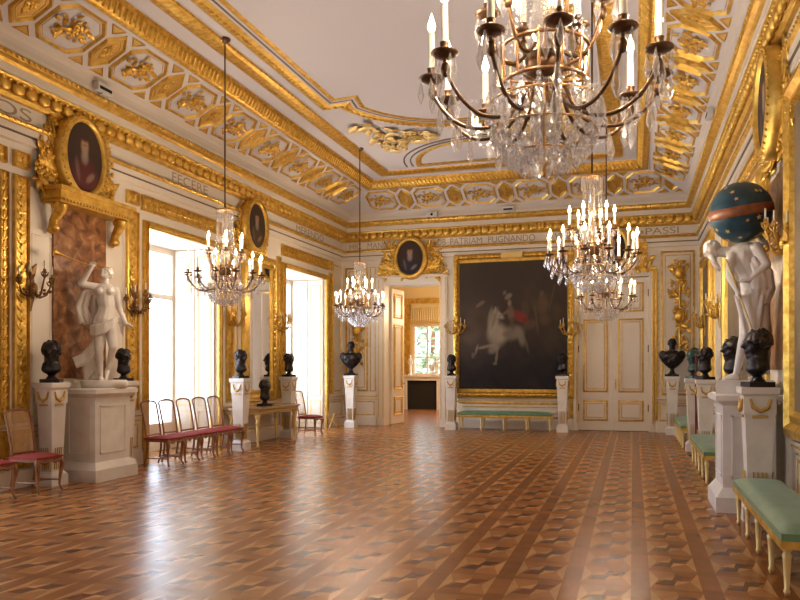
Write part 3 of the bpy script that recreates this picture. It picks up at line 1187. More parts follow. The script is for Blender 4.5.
def battle(u, v):
    n = math.sin(u * 13 + v * 7) * .5 + math.sin(u * 29 - v * 17 + 2) * .3 + math.sin(u * 61 + v * 43) * .2
    c = mixc3((.013, .010, .012), (.058, .040, .028), v + .2 * n)
    c = mixc3(c, (.05, .033, .022), .5 * max(0, math.sin(u * 23 + math.sin(v * 15) * 2) * math.sin(v * 19 + u * 6)))
    c = mixc3(c, (.11, .075, .058), .6 * blob(u, v, .06, .48, .26, .24, 0, .9))
    c = mixc3(c, (.045, .030, .024), .7 * blob(u, v, .30, .84, .40, .14, .1, .9))
    c = mixc3(c, (.010, .009, .014), .7 * blob(u, v, .65, .12, .5, .18, 0, .9))
    c = mixc3(c, (.055, .032, .018), .5 * blob(u, v, .78, .55, .25, .22, .3, .8))
    c = mixc3(c, (.07, .045, .028), max(0, n) * .4 * blob(u, v, .75, .55, .3, .3, 0, .6))
    # smoke over the upper part, riders behind
    for (x, y, rx, ry, an, col, k) in (
        (.10, .46, .10, .09, .2, (.13, .095, .075), .6), (.20, .67, .045, .014, .5, (.22, .13, .09), .8), (.15, .60, .05, .03, 0, (.09, .06, .05), .6),
        (.62, .62, .035, .07, 0, (.09, .055, .035), .7), (.70, .66, .03, .06, .2, (.07, .05, .03), .7), (.78, .66, .05, .075, 0, (.12, .075, .042), .7), (.77, .74, .02, .025, 0, (.13, .085, .06), .8),
        (.90, .60, .04, .06, 0, (.08, .05, .03), .6), (.85, .42, .08, .05, .4, (.05, .035, .025), .6),
        (.50, .44, .10, .055, .15, (.19, .15, .11), .95), (.36, .43, .085, .085, .5, (.30, .245, .18), 1), (.325, .52, .042, .10, -.30, (.33, .27, .20), 1), (.37, .585, .055, .022, -.55, (.34, .28, .21), 1),
        (.295, .57, .02, .07, -.2, (.24, .19, .14), .8), (.585, .40, .030, .065, .2, (.20, .155, .11), .8), (.63, .35, .012, .07, .3, (.13, .10, .07), .6),
        (.26, .335, .085, .012, .18, (.26, .20, .145), .85), (.165, .31, .010, .045, -.35, (.24, .19, .14), .85), (.13, .265, .012, .022, .2, (.16, .13, .10), .8),
        (.33, .32, .055, .035, .5, (.24, .19, .14), .9), (.355, .255, .011, .055, -.15, (.24, .19, .14), .8), (.34, .20, .02, .012, 0, (.18, .14, .10), .7),
        (.57, .565, .075, .038, -.45, (.22, .030, .020), .95), (.62, .53, .035, .02, -.6, (.15, .02, .015), .8),
        (.485, .60, .032, .055, .15, (.16, .10, .07), .9), (.44, .60, .035, .012, .5, (.17, .10, .07), .8), (.475, .675, .017, .024, 0, (.26, .16, .11), .9),
        (.335, .555, .018, .085, -.35, (.16, .12, .09), .7), (.345, .625, .008, .022, .1, (.30, .24, .18), .9), (.385, .575, .007, .007, 0, (.04, .03, .02), .9), (.44, .43, .03, .022, 0, (.14, .07, .04), .6),
        (.66, .50, .06, .035, .3, (.10, .065, .04), .7), (.80, .54, .05, .04, -.3, (.10, .06, .035), .7), (.72, .55, .008, .12, .15, (.12, .08, .05), .6), (.86, .70, .008, .10, -.25, (.11, .075, .05), .6),
        (.465, .725, .034, .020, .5, (.24, .19, .15), .85), (.43, .755, .02, .014, .8, (.20, .16, .13), .7), (.50, .51, .022, .05, .25, (.10, .055, .035), .8)):
        k = k * (.92 + .10 * math.sin(u * 37 + v * 23 + math.sin(v * 19) * 3))
        c = mixc3(c, col, k * blob(u, v, x, y, rx, ry, an, .45))
    return c
def portrait(seed):
    R = random.Random(seed)
    robe = R.choice([(.10, .02, .018), (.03, .022, .035), (.07, .04, .02)])
    def fn(u, v):
        c = mixc3((.022, .013, .012), (.060, .034, .024), v)
        for (x, y, rx, ry, an, col, k) in ((.5, .22, .36, .26, 0, robe, .9), (.5, .50, .10, .10, 0, (.26, .20, .16), .8), (.5, .66, .10, .13, 0, (.40, .23, .14), .95),
                                          (.5, .56, .07, .09, 0, (.28, .21, .17), .8), (.5, .775, .10, .05, 0, (.03, .018, .014), .9), (.66, .22, .13, .05, .5, (.30, .20, .15), .6), (.30, .30, .05, .16, .3, (.18, .13, .10), .5),
                                          (.465, .675, .012, .008, 0, (.02, .01, .01), .9), (.535, .675, .012, .008, 0, (.02, .01, .01), .9)):
            c = mixc3(c, col, k * blob(u, v, x, y, rx, ry, an, .4))
        return c
    return fn

pt = empty('battle_painting', (-3.045, D - .0, 2.725), 0, 'huge dark battle painting with a rider on a white horse in a gilded frame', 'painting')
paint_grid('canvas', 2.86, 3.36, 150, 176, battle, pt, -.09)
mb = MB()
rect_frame(mb, -1.60, 1.60, -1.92, 1.92, .18, .13, 0, .02)
mb.box(-1.5, 1.5, -.085, -.001, -1.8, 1.8, 0)
fr = mb.build('frame', [M['gold']], pt)
mb = MB()
for side in range(4):
    L = 3.2 if side < 2 else 3.84
    n = int(L / .12)
    for k in range(n):
        u = -L / 2 + (k + .5) * L / n
        x, z = ((u, 1.83), (u, -1.83), (1.51, u), (-1.51, u))[side]
        leaf(mb, (x, z), (0, PI, PI / 2, -PI / 2)[side], .12, .045, .03, 0, .14, .3)
mb.build('frame_ornament', M['gold_relief'], pt)
mb = MB()
mb.box(-.28, .28, -.175, -.10, 1.76, 1.92)
mb.build('name_plate', M['gold_pale'], pt)

def medallion(wall, s, z, rx, rz, seed, label, trophy_w, shelf=None, low=None, dense=1.0):
    e = empty('portrait_medallion', wloc(wall, s, z), ROT[wall], label, 'portrait', 'oval portraits high on the walls')
    c = paint_grid('canvas', rx * 2, rz * 2, 36, 40, portrait(seed), e, -.20, True)
    mb = MB()
    n = 40
    sec = [(0, .19), (.02, .23), (.055, .25), (.085, .22), (.11, .235), (.13, .10), (.13, .01)]
    vs, fs = [], []
    for (o, t) in sec:
        for k in range(n):
            a = 2 * PI * k / n
            vs.append((math.cos(a) * (rx + o), -t, math.sin(a) * (rz + o)))
    for i in range(len(sec) - 1):
        for k in range(n):
            a, b2 = i * n + k, i * n + (k + 1) % n
            fs.append((a, b2, b2 + n, a + n))
    mb.add(vs, fs, True)
    for k in range(44):
        a = 2 * PI * k / 44
        mb.ell((math.cos(a) * (rx + .10), -.235, math.sin(a) * (rz + .10)), .018, 0, 5, 4)
    mb.prism(oval(0, 0, rx, rz), wl, .005, .19)
    mb.build('frame', M['gold'], e)
    # trophies of leaves, flags and weapons either side
    zl = low if low is not None else -rz - .05
    tw = trophy_w
    for sx in (-1, 1):
        mb = MB()
        def mask(x, q):
            if (x / (rx + .08)) ** 2 + (q / (rz + .08)) ** 2 < 1: return False
            lim = tw * (1 - .30 * max(0, (q - zl) / (rz * 1.9)) ** 1.5)
            return 0 < x * sx < lim
        foliage(mb, min(0, sx * tw), max(0, sx * tw), zl, rz * .85, int(120 * dense), seed + 5 + sx, .13, 0, .03, mask)
        for k in range(6):
            a = PI / 2 - sx * (0.35 + k * .22)
            x0, z0 = sx * (rx * .7), zl + .15
            L = tw * (1.0 - .05 * k) * (1.15 - .1 * k)
            x1, z1 = x0 + math.cos(a) * L, z0 + math.sin(a) * L
            if abs(x1) > tw * 1.02: x1 = sx * tw * 1.02
            if z1 > rz: z1 = rz
            mb.tube([(x0, -.08, z0), (x1, -.10, z1)], [.014, .012], 6)
            mb.ell((x1, -.10, z1), (.03, .02, .045), 0, 6, 5)
        for k in range(3):
            leaf(mb, (sx * rx * .8, zl + .1 + k * .07), PI / 2 - sx * (.9 + .3 * k), tw * .6, .10, .06, 0, .05, 1.)
        mb.build('trophy_relief', M['gold_relief'], e)
    return e
medallion('L', 8.41, 4.68, .34, .50, 3, 'oval dark portrait on a gilded bracket above the trumpet statue', .72, low=-.50)
medallion('L', 13.29, 4.63, .34, .46, 5, 'oval dark portrait above the tall gilded mirror on the window wall', .62, low=-.56)
medallion('B', -5.83, 4.60, .36, .46, 7, 'oval portrait of a bearded man over the open doorway', .96, low=-.50)
medallion('B', -.49, 4.62, .30, .42, 9, 'oval portrait over the closed double doors, half hidden by a chandelier', .92, low=-.56)
medallion('R', 8.55, 4.55, .36, .50, 13, 'oval portrait seen edge-on above the globe on the right wall', .75, low=-.62)

# brown marble panels with gilded bracket shelves
def marble_panel(wall, s0, s1, z0, z1, label, sh):
    sc = (s0 + s1) / 2
    w = s1 - s0
    e = empty('marble_panel', wloc(wall, sc, z0), ROT[wall], label, 'wall panel')
    mb = MB()
    mb.box(-w / 2, w / 2, -.03, -.001, 0, z1 - z0)
    mb.build('marble_slab', M['marble_brown'], e)
    if sh:
        H = z1 - z0
        mb = MB()
        hw = w / 2 + .18
        mb.box(-hw, hw, -.32, -.001, H, H + .05)
        mb.box(-hw - .03, hw + .03, -.36, -.001, H + .05, H + .16)
        mb.box(-hw - .06, hw + .06, -.40, -.001, H + .16, H + .22)
        for k in range(int(2 * hw / .06)):
            mb.ell((-hw + .03 + k * .06, -.37, H + .03), (.022, .022, .022), 0, 6, 4)
        mb.build('bracket_shelf', M['gold'], e)
        for sx in (-1, 1):
            c = MB()
            x = sx * (hw - .09)
            pts = [(x, -.26, H), (x, -.22, H - .10), (x, -.13, H - .22), (x, -.11, H - .32), (x, -.05, H - .40)]
            c.tube(pts, [.085, .08, .06, .065, .04], 8)
            c.ell((x, -.20, H - .05), (.09, .10, .07))
            c.ell((x, -.12, H - .34), (.08, .07, .06))
            c.build('console_bracket', M['gold_relief'], e)
    return e
marble_panel('L', 8.01, 9.03, 1.45, 3.90, 'brown veined marble wall panel behind the trumpet statue', True)
marble_panel('R', 8.06, 9.20, 1.58, 3.80, 'brown marble wall panel behind the globe bearer', False)
# big gilded framed panel nearest on the right wall
e = empty('framed_wall_painting', wloc('R', 6.2, 2.55), ROT['R'], 'large painting in a broad gilded frame at the right edge, above the green bench', 'painting')
mb = MB()
rect_frame(mb, -1.78, 1.78, -1.68, 1.95, .30, .12, 0, .01)
mb.box(-1.7, 1.7, -.05, -.001, -1.6, 1.88, 0)
for k in range(56):
    mb.ell((-1.75, -.06, -1.6 + k * .063), (.02, .03, .025), 0, 5, 4)
mb.build('frame', M['gold_relief'], e)
mb = MB()
mb.box(-1.48, 1.48, -.06, -.05, -1.38, 1.65, 0)
mb.build('canvas', M['brownwall'], e)

# mirror on the window wall
e = empty('wall_mirror', wloc('L', 13.70, .86), ROT['L'], 'tall mirror in a gilded frame between the two windows', 'mirror')
mb = MB()
rect_frame(mb, -.72, .72, 0, 3.22, .27, .09, 0, .01)
mb.build('frame', [M['gold']], e)
mb = MB()
for sx in (-1, 1):
    for k in range(24):
        leaf(mb, (sx * .59, .10 + k * .125), PI / 2, .12, .06, .03, 0, .08, .3)
for k in range(9):
    leaf(mb, (-.55 + k * .125, 3.08), 0, .12, .05, .03, 0, .08, .3)
mb.build('frame_ornament', M['gold_relief'], e)
mb = MB()
mb.box(-.46, .46, -.035, -.005, .26, 2.96)
mb.build('mirror_glass', M['mirror'], e)

# gilded trophies hanging on the back wall panels
def hanging_trophy(s, z0, z1, w, seed, label):
    e = MB()
    zc = (z0 + z1) / 2
    H = z1 - z0
    def mask(x, q):
        t = q / (H / 2)
        lim = w * (.55 + .45 * abs(math.sin(t * 4.2 + .6)))
        return abs(x) < lim
    foliage(e, -w, w, -H / 2, H / 2, 120, seed, .12, 0, .03, mask)
    e.tube([(0, -.06, -H / 2), (0, -.08, H / 2)], .025, 6)
    e.ell((0, -.12, H * .36), (.12, .10, .17))
    e.ell((0, -.12, -H * .12), (.13, .09, .18))
    for sx in (-1, 1):
        e.tube([(sx * w * .9, -.06, -H * .42), (-sx * w * .8, -.1, -H * .05)], .016, 6)
        e.tube([(sx * w * .9, -.06, H * .08), (-sx * w * .8, -.1, H * .42)], .016, 6)
    o = e.build('hanging_trophy', M['gold_relief'], loc=wloc('B', s, zc))
    tag(o, label, 'relief', 'gilded trophies on the end wall panels')
hanging_trophy(1.10, 2.05, 4.25, .23, 21, 'gilded carved trophy on the narrow panel in the right corner')
hanging_trophy(-7.42, 1.75, 4.1, .22, 22, 'gilded carved trophy on the narrow panel in the left corner')

# ------------------------------------------------------------------ herm pedestals
def make_herm():
    e = empty('herm_pedestal', (0, 0, 0), 0, 'x', 'pedestal', 'tapering white pedestals carrying the bronze busts')
    mb = MB()
    mb.cbox((0, 0, .075), (.34, .34, .15))
    mb.taper(0, 0, .15, .19, .32, .25)
    mb.build('base', M['marble_white'], e)
    mb = MB()
    mb.taper(0, 0, .19, 1.12, .22, .30, .22, .30)
    mb.cbox((0, 0, 1.215), (.325, .325, .19))
    mb.taper(0, 0, 1.31, 1.335, .34, .38)
    mb.build('shaft', M['marble_white'], e)
    mb = MB()
    mb.cbox((0, 0, 1.3675), (.385, .385, .065))
    mb.build('cap', M['marble_white'], e)
    for q in range(4):
        R = Matrix.Rotation(q * PI / 2, 3, 'Z')
        g = MB()
        pts = [(-.10, -.17, 1.28), (-.075, -.175, 1.19), (0, -.18, 1.155), (.075, -.175, 1.19), (.10, -.17, 1.28)]
        g.tube(pts, [.012, .02, .024, .02, .012], 6)
        g.box(-.08, .08, -.168, -.155, 1.085, 1.11)
        g.v = [tuple(R @ Vector(p)) for p in g.v]
        g.build('gilt_swag', M['gold_dull'], e)
        g = MB()
        for k in range(4):
            g.tube([(-.06 + k * .04, -.118, .22), (-.066 + k * .044, -.145, .52)], .009, 5)
        g.v = [tuple(R @ Vector(p)) for p in g.v]
        g.build('gilt_reeding', M['gold_dull'], e)
    return e
herm0 = make_herm()
herm0.scale = (.84, .84, 1)
HERMS = [
    (-7.64, 7.74, 0, 'white pedestal left of the trumpet statue, beside the nearest chair'),
    (-7.62, 9.12, 0, 'white pedestal tucked against the right side of the trumpet statue plinth'),
    (-7.36, 12.08, 0, 'white pedestal at the near end of the console table, past the row of chairs'),
    (-7.62, 14.56, 0, 'white pedestal behind the far end of the console table'),
    (-7.30, 17.50, 0, 'white pedestal in the far left corner carrying a broad shouldered bust'),
    (-4.53, 17.60, 0, 'white pedestal at the left end of the green bench under the battle painting'),
    (-1.69, 17.70, 0, 'white pedestal at the right end of the green bench under the battle painting'),
    (.90, 17.72, 0, 'white pedestal in the far right corner beside the double doors'),
    (1.12, 14.35, 0, 'white pedestal just beyond the dark red pole on the right side'),
    (1.20, 12.95, 0, 'white pedestal just in front of the dark red pole on the right side'),
    (1.24, 9.75, 0, 'white pedestal mostly hidden behind the globe statue plinth'),
    (1.26, 8.03, 0, 'nearest white pedestal on the right, in front of the globe statue plinth'),
]
for i, (x, y, rz, lb) in enumerate(HERMS):
    if i == 0:
        herm0.location = (x, y, 0)
        herm0['label'] = lb
    else:
        h = copy_tree(herm0, (x, y, 0), rz, lb)
        if i == 11:
            h.scale = (.95, .95, 1)

# ------------------------------------------------------------------ busts
def head_parts(mb, c, s, beard=True, helmet=False, curls=True, seed=1):
    """head facing -Y, centre c, face height about 2*s*1.15"""
    x, y, z = c
    _e = mb.ell
    E = lambda cc, rr: _e(cc, rr, 0, 14, 9)
    R = random.Random(seed)
    E((x, y + .01 * s, z + .15 * s), (.80 * s, .98 * s, .95 * s))
    E((x, y - .18 * s, z - .35 * s), (.62 * s, .70 * s, .75 * s))
    E((x, y - .55 * s, z - .82 * s), (.34 * s, .32 * s, .26 * s))          # chin
    mb.tube([(x, y - .88 * s, z + .22 * s), (x, y - 1.12 * s, z - .18 * s), (x, y - .86 * s, z - .26 * s)], [.09 * s, .15 * s, .12 * s], 8)   # nose
    for q in (-1, 1):
        E((x + q * .36 * s, y - .80 * s, z + .22 * s), (.30 * s, .13 * s, .08 * s))      # brow
        E((x + q * .33 * s, y - .72 * s, z + .03 * s), (.14 * s, .12 * s, .09 * s))      # eye
        E((x + q * .42 * s, y - .55 * s, z - .25 * s), (.22 * s, .22 * s, .22 * s))      # cheek
        E((x + q * .82 * s, y + .06 * s, z - .05 * s), (.10 * s, .20 * s, .28 * s))      # ear
    E((x, y - .84 * s, z - .48 * s), (.26 * s, .12 * s, .06 * s))
    E((x, y - .82 * s, z - .60 * s), (.22 * s, .12 * s, .07 * s))
    if beard:
        for k in range(34):
            a = R.uniform(-1.25, 1.25)
            zz = R.uniform(-1.35, -.55)
            E((x + math.sin(a) * .55 * s, y - math.cos(a) * .62 * s - .05 * s, z + zz * s), (.11 * s, .11 * s, .20 * s))
    if curls:
        for k in range(110):
            a = R.uniform(.95, 5.33)
            t = R.uniform(-.35, 1.15)
            rr = math.sqrt(max(.05, 1 - (t / 1.2) ** 2))
            E((x + math.sin(a) * .84 * s * rr, y - math.cos(a) * 1.0 * s * rr, z + .15 * s + t * .85 * s), .125 * s)
    if helmet:
        E((x, y + .05 * s, z + .42 * s), (.98 * s, 1.15 * s, .95 * s))
        E((x, y - .62 * s, z + .52 * s), (.78 * s, .55 * s, .10 * s))
        mb.tube([(x, y - .6 * s, z + 1.15 * s), (x, y, z + 1.55 * s), (x, y + .7 * s, z + 1.35 * s), (x, y + 1.2 * s, z + .6 * s), (x, y + 1.15 * s, z - .4 * s)], [.12 * s, .2 * s, .22 * s, .2 * s, .1 * s], 8)

def bust_mesh(kind, seed):
    mb = MB()
    s = .130
    if kind != 'broad':
        mb.lathe([(.080, .0), (.055, .03), (.036, .06), (.040, .085), (.07, .12)], 20, (0, 0, .045))
        mb.lathe([(.05, .11), (.09, .135), (.108, .165), (.104, .20), (.09, .26)], 22, (0, -.01, 0), 0, True, 1.12, .88)
        mb.tube([(0, .01, .16), (0, .01, .24), (0, .0, .36)], [.10, .088, .088], 18)
        if kind == 'head':
            head_parts(mb, (0, 0, .40), s, beard=seed % 2 == 0, helmet=False, seed=seed)
        else:
            head_parts(mb, (0, 0, .395), s * .98, beard=False, helmet=True, curls=False, seed=seed)
    else:
        mb.lathe([(.12, .0), (.07, .03), (.045, .08), (.045, .13), (.08, .19)], 20, (0, 0, .045))
        mb.lathe([(.06, .18), (.14, .25), (.215, .34), (.25, .44), (.22, .52), (.10, .58)], 22, (0, 0, 0), 0, True, 1.08, .62)
        mb.ell((-.09, -.08, .45), (.10, .08, .09), 0, 14, 10)
        mb.ell((.09, -.08, .45), (.10, .08, .09), 0, 14, 10)
        for q in (-1, 1):
            mb.ell((q * .205, 0, .48), (.085, .10, .11), 0, 14, 10)
            for j in range(4):
                mb.tube([(q * (.20 - j * .02), -.05, .57 - j * .01), (q * (.10 - j * .03), -.14, .46 - j * .03), (-q * .08, -.15, .36 - j * .02)], [.020, .026, .018], 8)
        mb.tube([(0, .01, .52), (0, .0, .66)], [.085, .066], 16)
        head_parts(mb, (0, 0, .735), .108, beard=seed % 2 == 0, seed=seed)
    return mb
def make_bust(kind, seed, x, y, z, rz, label, mm='bronze', sc=1.0):
    e = empty('bronze_bust', (x, y, z), rz, label, 'bust', 'dark bronze busts on pedestals')
    e.scale = (sc, sc, sc)
    w = .15 if kind == 'broad' else .115
    mb = MB()
    mb.cbox((0, 0, .024), (w * 2, w * 2, .048))
    mb.build('socle', M[mm], e)
    sculpt(bust_mesh(kind, seed), 'portrait_head', M[mm], .0105, e, 1)
    return e
BT = 1.40
RL = PI / 2     # head turned towards +X
BUSTS = [
    ('head', 2, 0, .55, 'black curly headed bust left of the trumpet statue', 'bronze', 1.05),
    ('head', 3, 1, 1.3, 'black bust right of the trumpet statue, beside the window', 'bronze', .92),
    ('head', 4, 2, 1.1, 'black bust in front of the tall mirror, at the near end of the console table', 'bronze', 1.02),
    ('head', 5, 3, 1.3, 'black bust against the bright far window, beyond the console table', 'bronze', .98),
    ('broad', 6, 4, .2, 'broad shouldered black bust in the far left corner', 'bronze', 1.06),
    ('head', 7, 5, .25, 'black bust at the lower left corner of the battle painting', 'bronze', 1.0),
    ('head', 8, 6, -.3, 'black bust at the lower right corner of the battle painting', 'bronze', 1.05),
    ('broad', 9, 7, -.1, 'broad shouldered black bust in the far right corner by the double doors', 'bronze', 1.06),
    ('helmet', 11, 8, -1.0, 'greenish bust between the corner bust and the red pole', 'bronze_green', .98),
    ('head', 12, 9, -1.1, 'black bust just right of the dark red pole', 'bronze', 1.02),
    ('head', 13, 10, -1.2, 'black bust partly hidden behind the legs of the globe bearer', 'bronze', 1.1),
    ('head', 14, 11, -1.35, 'large black bearded bust nearest on the right, in front of the globe bearer', 'bronze', 1.12),
]
for kind, seed, hi, rz, lb, mm, sc in BUSTS:
    hx, hy = HERMS[hi][0], HERMS[hi][1]
    make_bust(kind, seed, hx, hy, BT, rz, lb, mm, sc)
make_bust('head', 16, -7.48, 13.22, .80, 1.2, 'black bust standing on the console table below the mirror', 'bronze', 1.0)

# ------------------------------------------------------------------ statue plinths
def make_plinth(x0, x1, y0, y1, h, wall, label):
    e = empty('statue_plinth', ((x0 + x1) / 2, (y0 + y1) / 2, 0), 0, label, 'plinth', 'statue plinths')
    w, d = x1 - x0, y1 - y0
    mb = MB()
    mb.taper(0, 0, 0, .17, w, w, d, d)
    mb.taper(0, 0, .17, .27, w - .02, w - .16, d - .02, d - .16)
    mb.build('base', M['marble_grey' if wall == 'R' else 'marble_white'], e)
    mb = MB()
    w2, d2 = w - .16, d - .16
    mb.taper(0, 0, .27, h - .13, w2, w2, d2, d2)
    # sunk panels on the visible faces
    for (sx, L) in ((1, d2), (-1, d2)):
        X0 = sx * w2 / 2
        for (a, b2, z0, z1) in ((-L / 2 + .09, L / 2 - .09, .38, .40), (-L / 2 + .09, L / 2 - .09, h - .26, h - .24), (-L / 2 + .09, -L / 2 + .11, .38, h - .24), (L / 2 - .11, L / 2 - .09, .38, h - .24)):
            mb.box(min(X0, X0 + sx * .012), max(X0, X0 + sx * .012), a, b2, z0, z1)
    Y0 = -d2 / 2
    for (a, b2, z0, z1) in ((-w2 / 2 + .09, w2 / 2 - .09, .38, .40), (-w2 / 2 + .09, w2 / 2 - .09, h - .26, h - .24), (-w2 / 2 + .09, -w2 / 2 + .11, .38, h - .24), (w2 / 2 - .11, w2 / 2 - .09, .38, h - .24)):
        mb.box(a, b2, Y0 - .012, Y0, z0, z1)
    mb.build('die', M['marble_grey' if wall == 'R' else 'marble_white'], e)
    mb = MB()
    mb.taper(0, 0, h - .13, h - .07, w2, w - .02, d2, d - .02)
    mb.taper(0, 0, h - .07, h - .015, w, w, d, d)
    mb.taper(0, 0, h - .015, h, w - .02, w - .08, d - .02, d - .08)
    mb.build('cornice', M['marble_grey' if wall == 'R' else 'marble_white'], e)
    return e
make_plinth(-7.87, -7.16, 8.02, 8.88, 1.31, 'L', 'large cream marble plinth under the trumpet statue')
make_plinth(.88, 1.58, 8.30, 9.18, 1.31, 'R', 'large white marble plinth under the globe bearer')

# ------------------------------------------------------------------ statues
def fingers(mb, p, d, nrm, s=1.0, spread=.25, curl=.35):
    """five fingers leaving palm point p along direction d"""
    d = Vector(d).normalized()
    n = Vector(nrm).normalized()
    side = d.cross(n).normalized()
    P = Vector(p)
    mb.ell(P + d * .035 * s, (.035 * s, .035 * s, .035 * s), 0, 8, 6)
    for k, L in enumerate((.060, .072, .068, .055)):
        q = (k - 1.5) * .019 * s
        a = P + side * q + d * .055 * s
        b2 = a + (d + side * (k - 1.5) * spread * .25) * L * .55 * s
        c = b2 + (d * (1 - curl) + n * curl) * L * .5 * s
        mb.tube([a, b2, c], [.0115 * s, .011 * s, .009 * s], 7)
        mb.ell(c, .009 * s, 0, 6, 4)
    a = P - side * .03 * s + d * .02 * s
    b2 = a + (-side * .6 + d) * .035 * s
    c = b2 + (d + n * .3) * .03 * s
    mb.tube([a, b2, c], [.014 * s, .012 * s, .010 * s], 7)

def trumpet_statue():
    e = empty('trumpet_statue', (-7.42, 8.48, 1.38), rad(36), 'white marble nude blowing a thin gold trumpet on the left plinth', 'statue')
    mb = MB()
    V = Vector
    # torso
    mb.caps((.0, 0, .93), (.035, 0, 1.10), .135, .105)
    mb.caps((.035, 0, 1.10), (.012, .0, 1.32), .105, .125)
    mb.ell((.012, .0, 1.34), (.165, .11, .12))
    mb.ell((.01, .02, .90), (.165, .125, .13))
    for q in (-1, 1):
        mb.ell((.015 + q * .065, -.09, 1.33), (.055, .055, .055))
        mb.ell((.01 + q * .07, .06, .87), (.09, .09, .10))
    mb.caps((.012, 0, 1.40), (.02, -.01, 1.50), .055, .048)
    # head thrown back, mouth towards the trumpet
    h = MB()
    head_parts(h, (0, 0, 0), .092, beard=False, curls=True, seed=8)
    R = Matrix.Rotation(rad(-38), 3, 'Z') @ Matrix.Rotation(rad(-32), 3, 'X')
    h.v = [tuple(R @ V(p) + V((.03, -.02, 1.60))) for p in h.v]
    mb.add(h.v, h.f, True)
    mb.ell((.06, .09, 1.62), (.05, .055, .05))
    # raised arm holding the trumpet
    mb.caps((-.11, 0, 1.40), (-.30, -.06, 1.43), .060, .047)
    mb.caps((-.30, -.06, 1.43), (-.155, -.16, 1.655), .047, .030)
    fingers(mb, (-.155, -.16, 1.655), (.5, -.2, .9), (.2, -1, 0), .9, curl=.7)
    # lowered arm
    mb.caps((.145, 0, 1.37), (.20, .03, 1.09), .056, .043)
    mb.caps((.20, .03, 1.09), (.30, -.08, .86), .042, .028)
    fingers(mb, (.30, -.08, .86), (.9, -.2, -.35), (0, -.3, -1), .95)
    # standing leg
    mb.caps((-.05, 0, .87), (-.065, -.05, .48), .100, .062)
    mb.caps((-.065, -.05, .48), (-.05, .0, .12), .060, .036)
    mb.ell((-.062, .02, .36), (.058, .06, .10))
    mb.tube([(-.05, .02, .06), (-.04, -.06, .055), (-.025, -.15, .035)], [.045, .042, .025], 10, sq=.8)
    mb.ell((-.05, .03, .05), .042)
    for k in range(5):
        mb.caps((-.055 + k * .016, -.13, .03), (-.055 + k * .018, -.175 + abs(k - 1) * .008, .02), .014, .011)
    # bent leg behind
    mb.caps((.075, 0, .87), (.125, -.09, .53), .098, .062)
    mb.caps((.125, -.09, .53), (.05, .14, .25), .058, .036)
    mb.tube([(.05, .14, .25), (.03, .17, .18), (.02, .10, .09)], [.036, .042, .022], 10)
    mb.caps((.02, .10, .10), (.02, .06, .04), .022, .018)
    sculpt(mb, 'body', M['marble_white'], .0105, e, 1)
    # drapery
    d = MB()
    R = random.Random(5)
    def cloth(path, w0, w1, folds, thick=.016):
        P = [V(p) for p in path]
        for k in range(folds):
            t = (k / (folds - 1) - .5)
            pts = []
            for i, p in enumerate(P):
                u = i / (len(P) - 1)
                w = w0 + (w1 - w0) * u
                pts.append(p + V((t * w, .03 * math.sin(k * 1.9 + i), .01 * math.cos(k * 2.3 + i))))
            d.tube(pts, [thick * (1 + .35 * math.sin(k * 1.3))] * len(pts), 7)
    cloth([(-.13, .03, 1.42), (-.26, .02, 1.30), (-.31, .03, 1.10), (-.27, .05, .92), (-.24, .05, .86)], .10, .16, 7, .022)
    cloth([(-.10, .04, 1.45), (-.12, .08, 1.2), (-.10, .12, 1.0), (-.08, .12, .8)], .10, .22, 7, .022)
    for k in range(5):
        q = -.028 * k
        d.tube([(.19, -.01, .97 + q * .3), (.12, -.13, .92 + q), (.02, -.155, .86 + q * 1.1), (-.09, -.13, .83 + q * 1.2), (-.17, -.03, .82 + q), (-.16, .08, .80 + q)], [.016, .020, .022, .022, .022, .02], 8)
    for k in range(4):
        d.tube([(.18 + k * .012, -.02, .97), (.22 + k * .012, -.04, .84), (.23 + k * .01, -.05, .74 - k * .02)], [.016, .018, .010], 7)
    for k in range(11):
        t = k / 10
        wv = .012 * math.sin(k * 2.1)
        d.tube([(-.02 - t * .05, .07 + t * .03, .88 - t * .05), (-.12 + t * .02, .08 + wv, .68 - t * .10), (-.20 + t * .02, .05 - wv, .52 - t * .15), (-.31 + t * .01, .02 + wv, .40 - t * .13), (-.42 + t * .05, .01, .36 - t * .14)], [.022, .026, .026, .024, .012], 8)
    for k in range(5):
        t = k / 4
        d.tube([(-.20 + t * .10, .05, .40 - t * .1), (-.26 + t * .10, .06, .20), (-.24 + t * .08, .07, .03)], [.03, .035, .04], 8)
    sculpt(d, 'drapery', M['marble_white'], .012, e, 1)
    # tree-stump support and base
    mb = MB()
    mb.lathe([(.13, 0), (.10, .08), (.08, .2), (.07, .36)], 12, (-.14, .12, .04))
    mb.build('stump', M['marble_white'], e)
    mb = MB()
    mb.lathe([(.31, -.07), (.32, .02), (.30, .045)], 24, (0, .02, 0), sx=1.0, sy=.82)
    mb.build('base', M['marble_white'], e)
    # trumpet
    t = MB()
    t.tube([(-.015, -.13, 1.635), (-.30, -.24, 1.725), (-.48, -.32, 1.785)], [.006, .009, .012], 8)
    t.tube([(-.48, -.32, 1.785), (-.56, -.352, 1.812), (-.60, -.368, 1.825)], [.012, .028, .060], 12, cap=False)
    t.build('trumpet', M['gold'], e)
trumpet_statue()

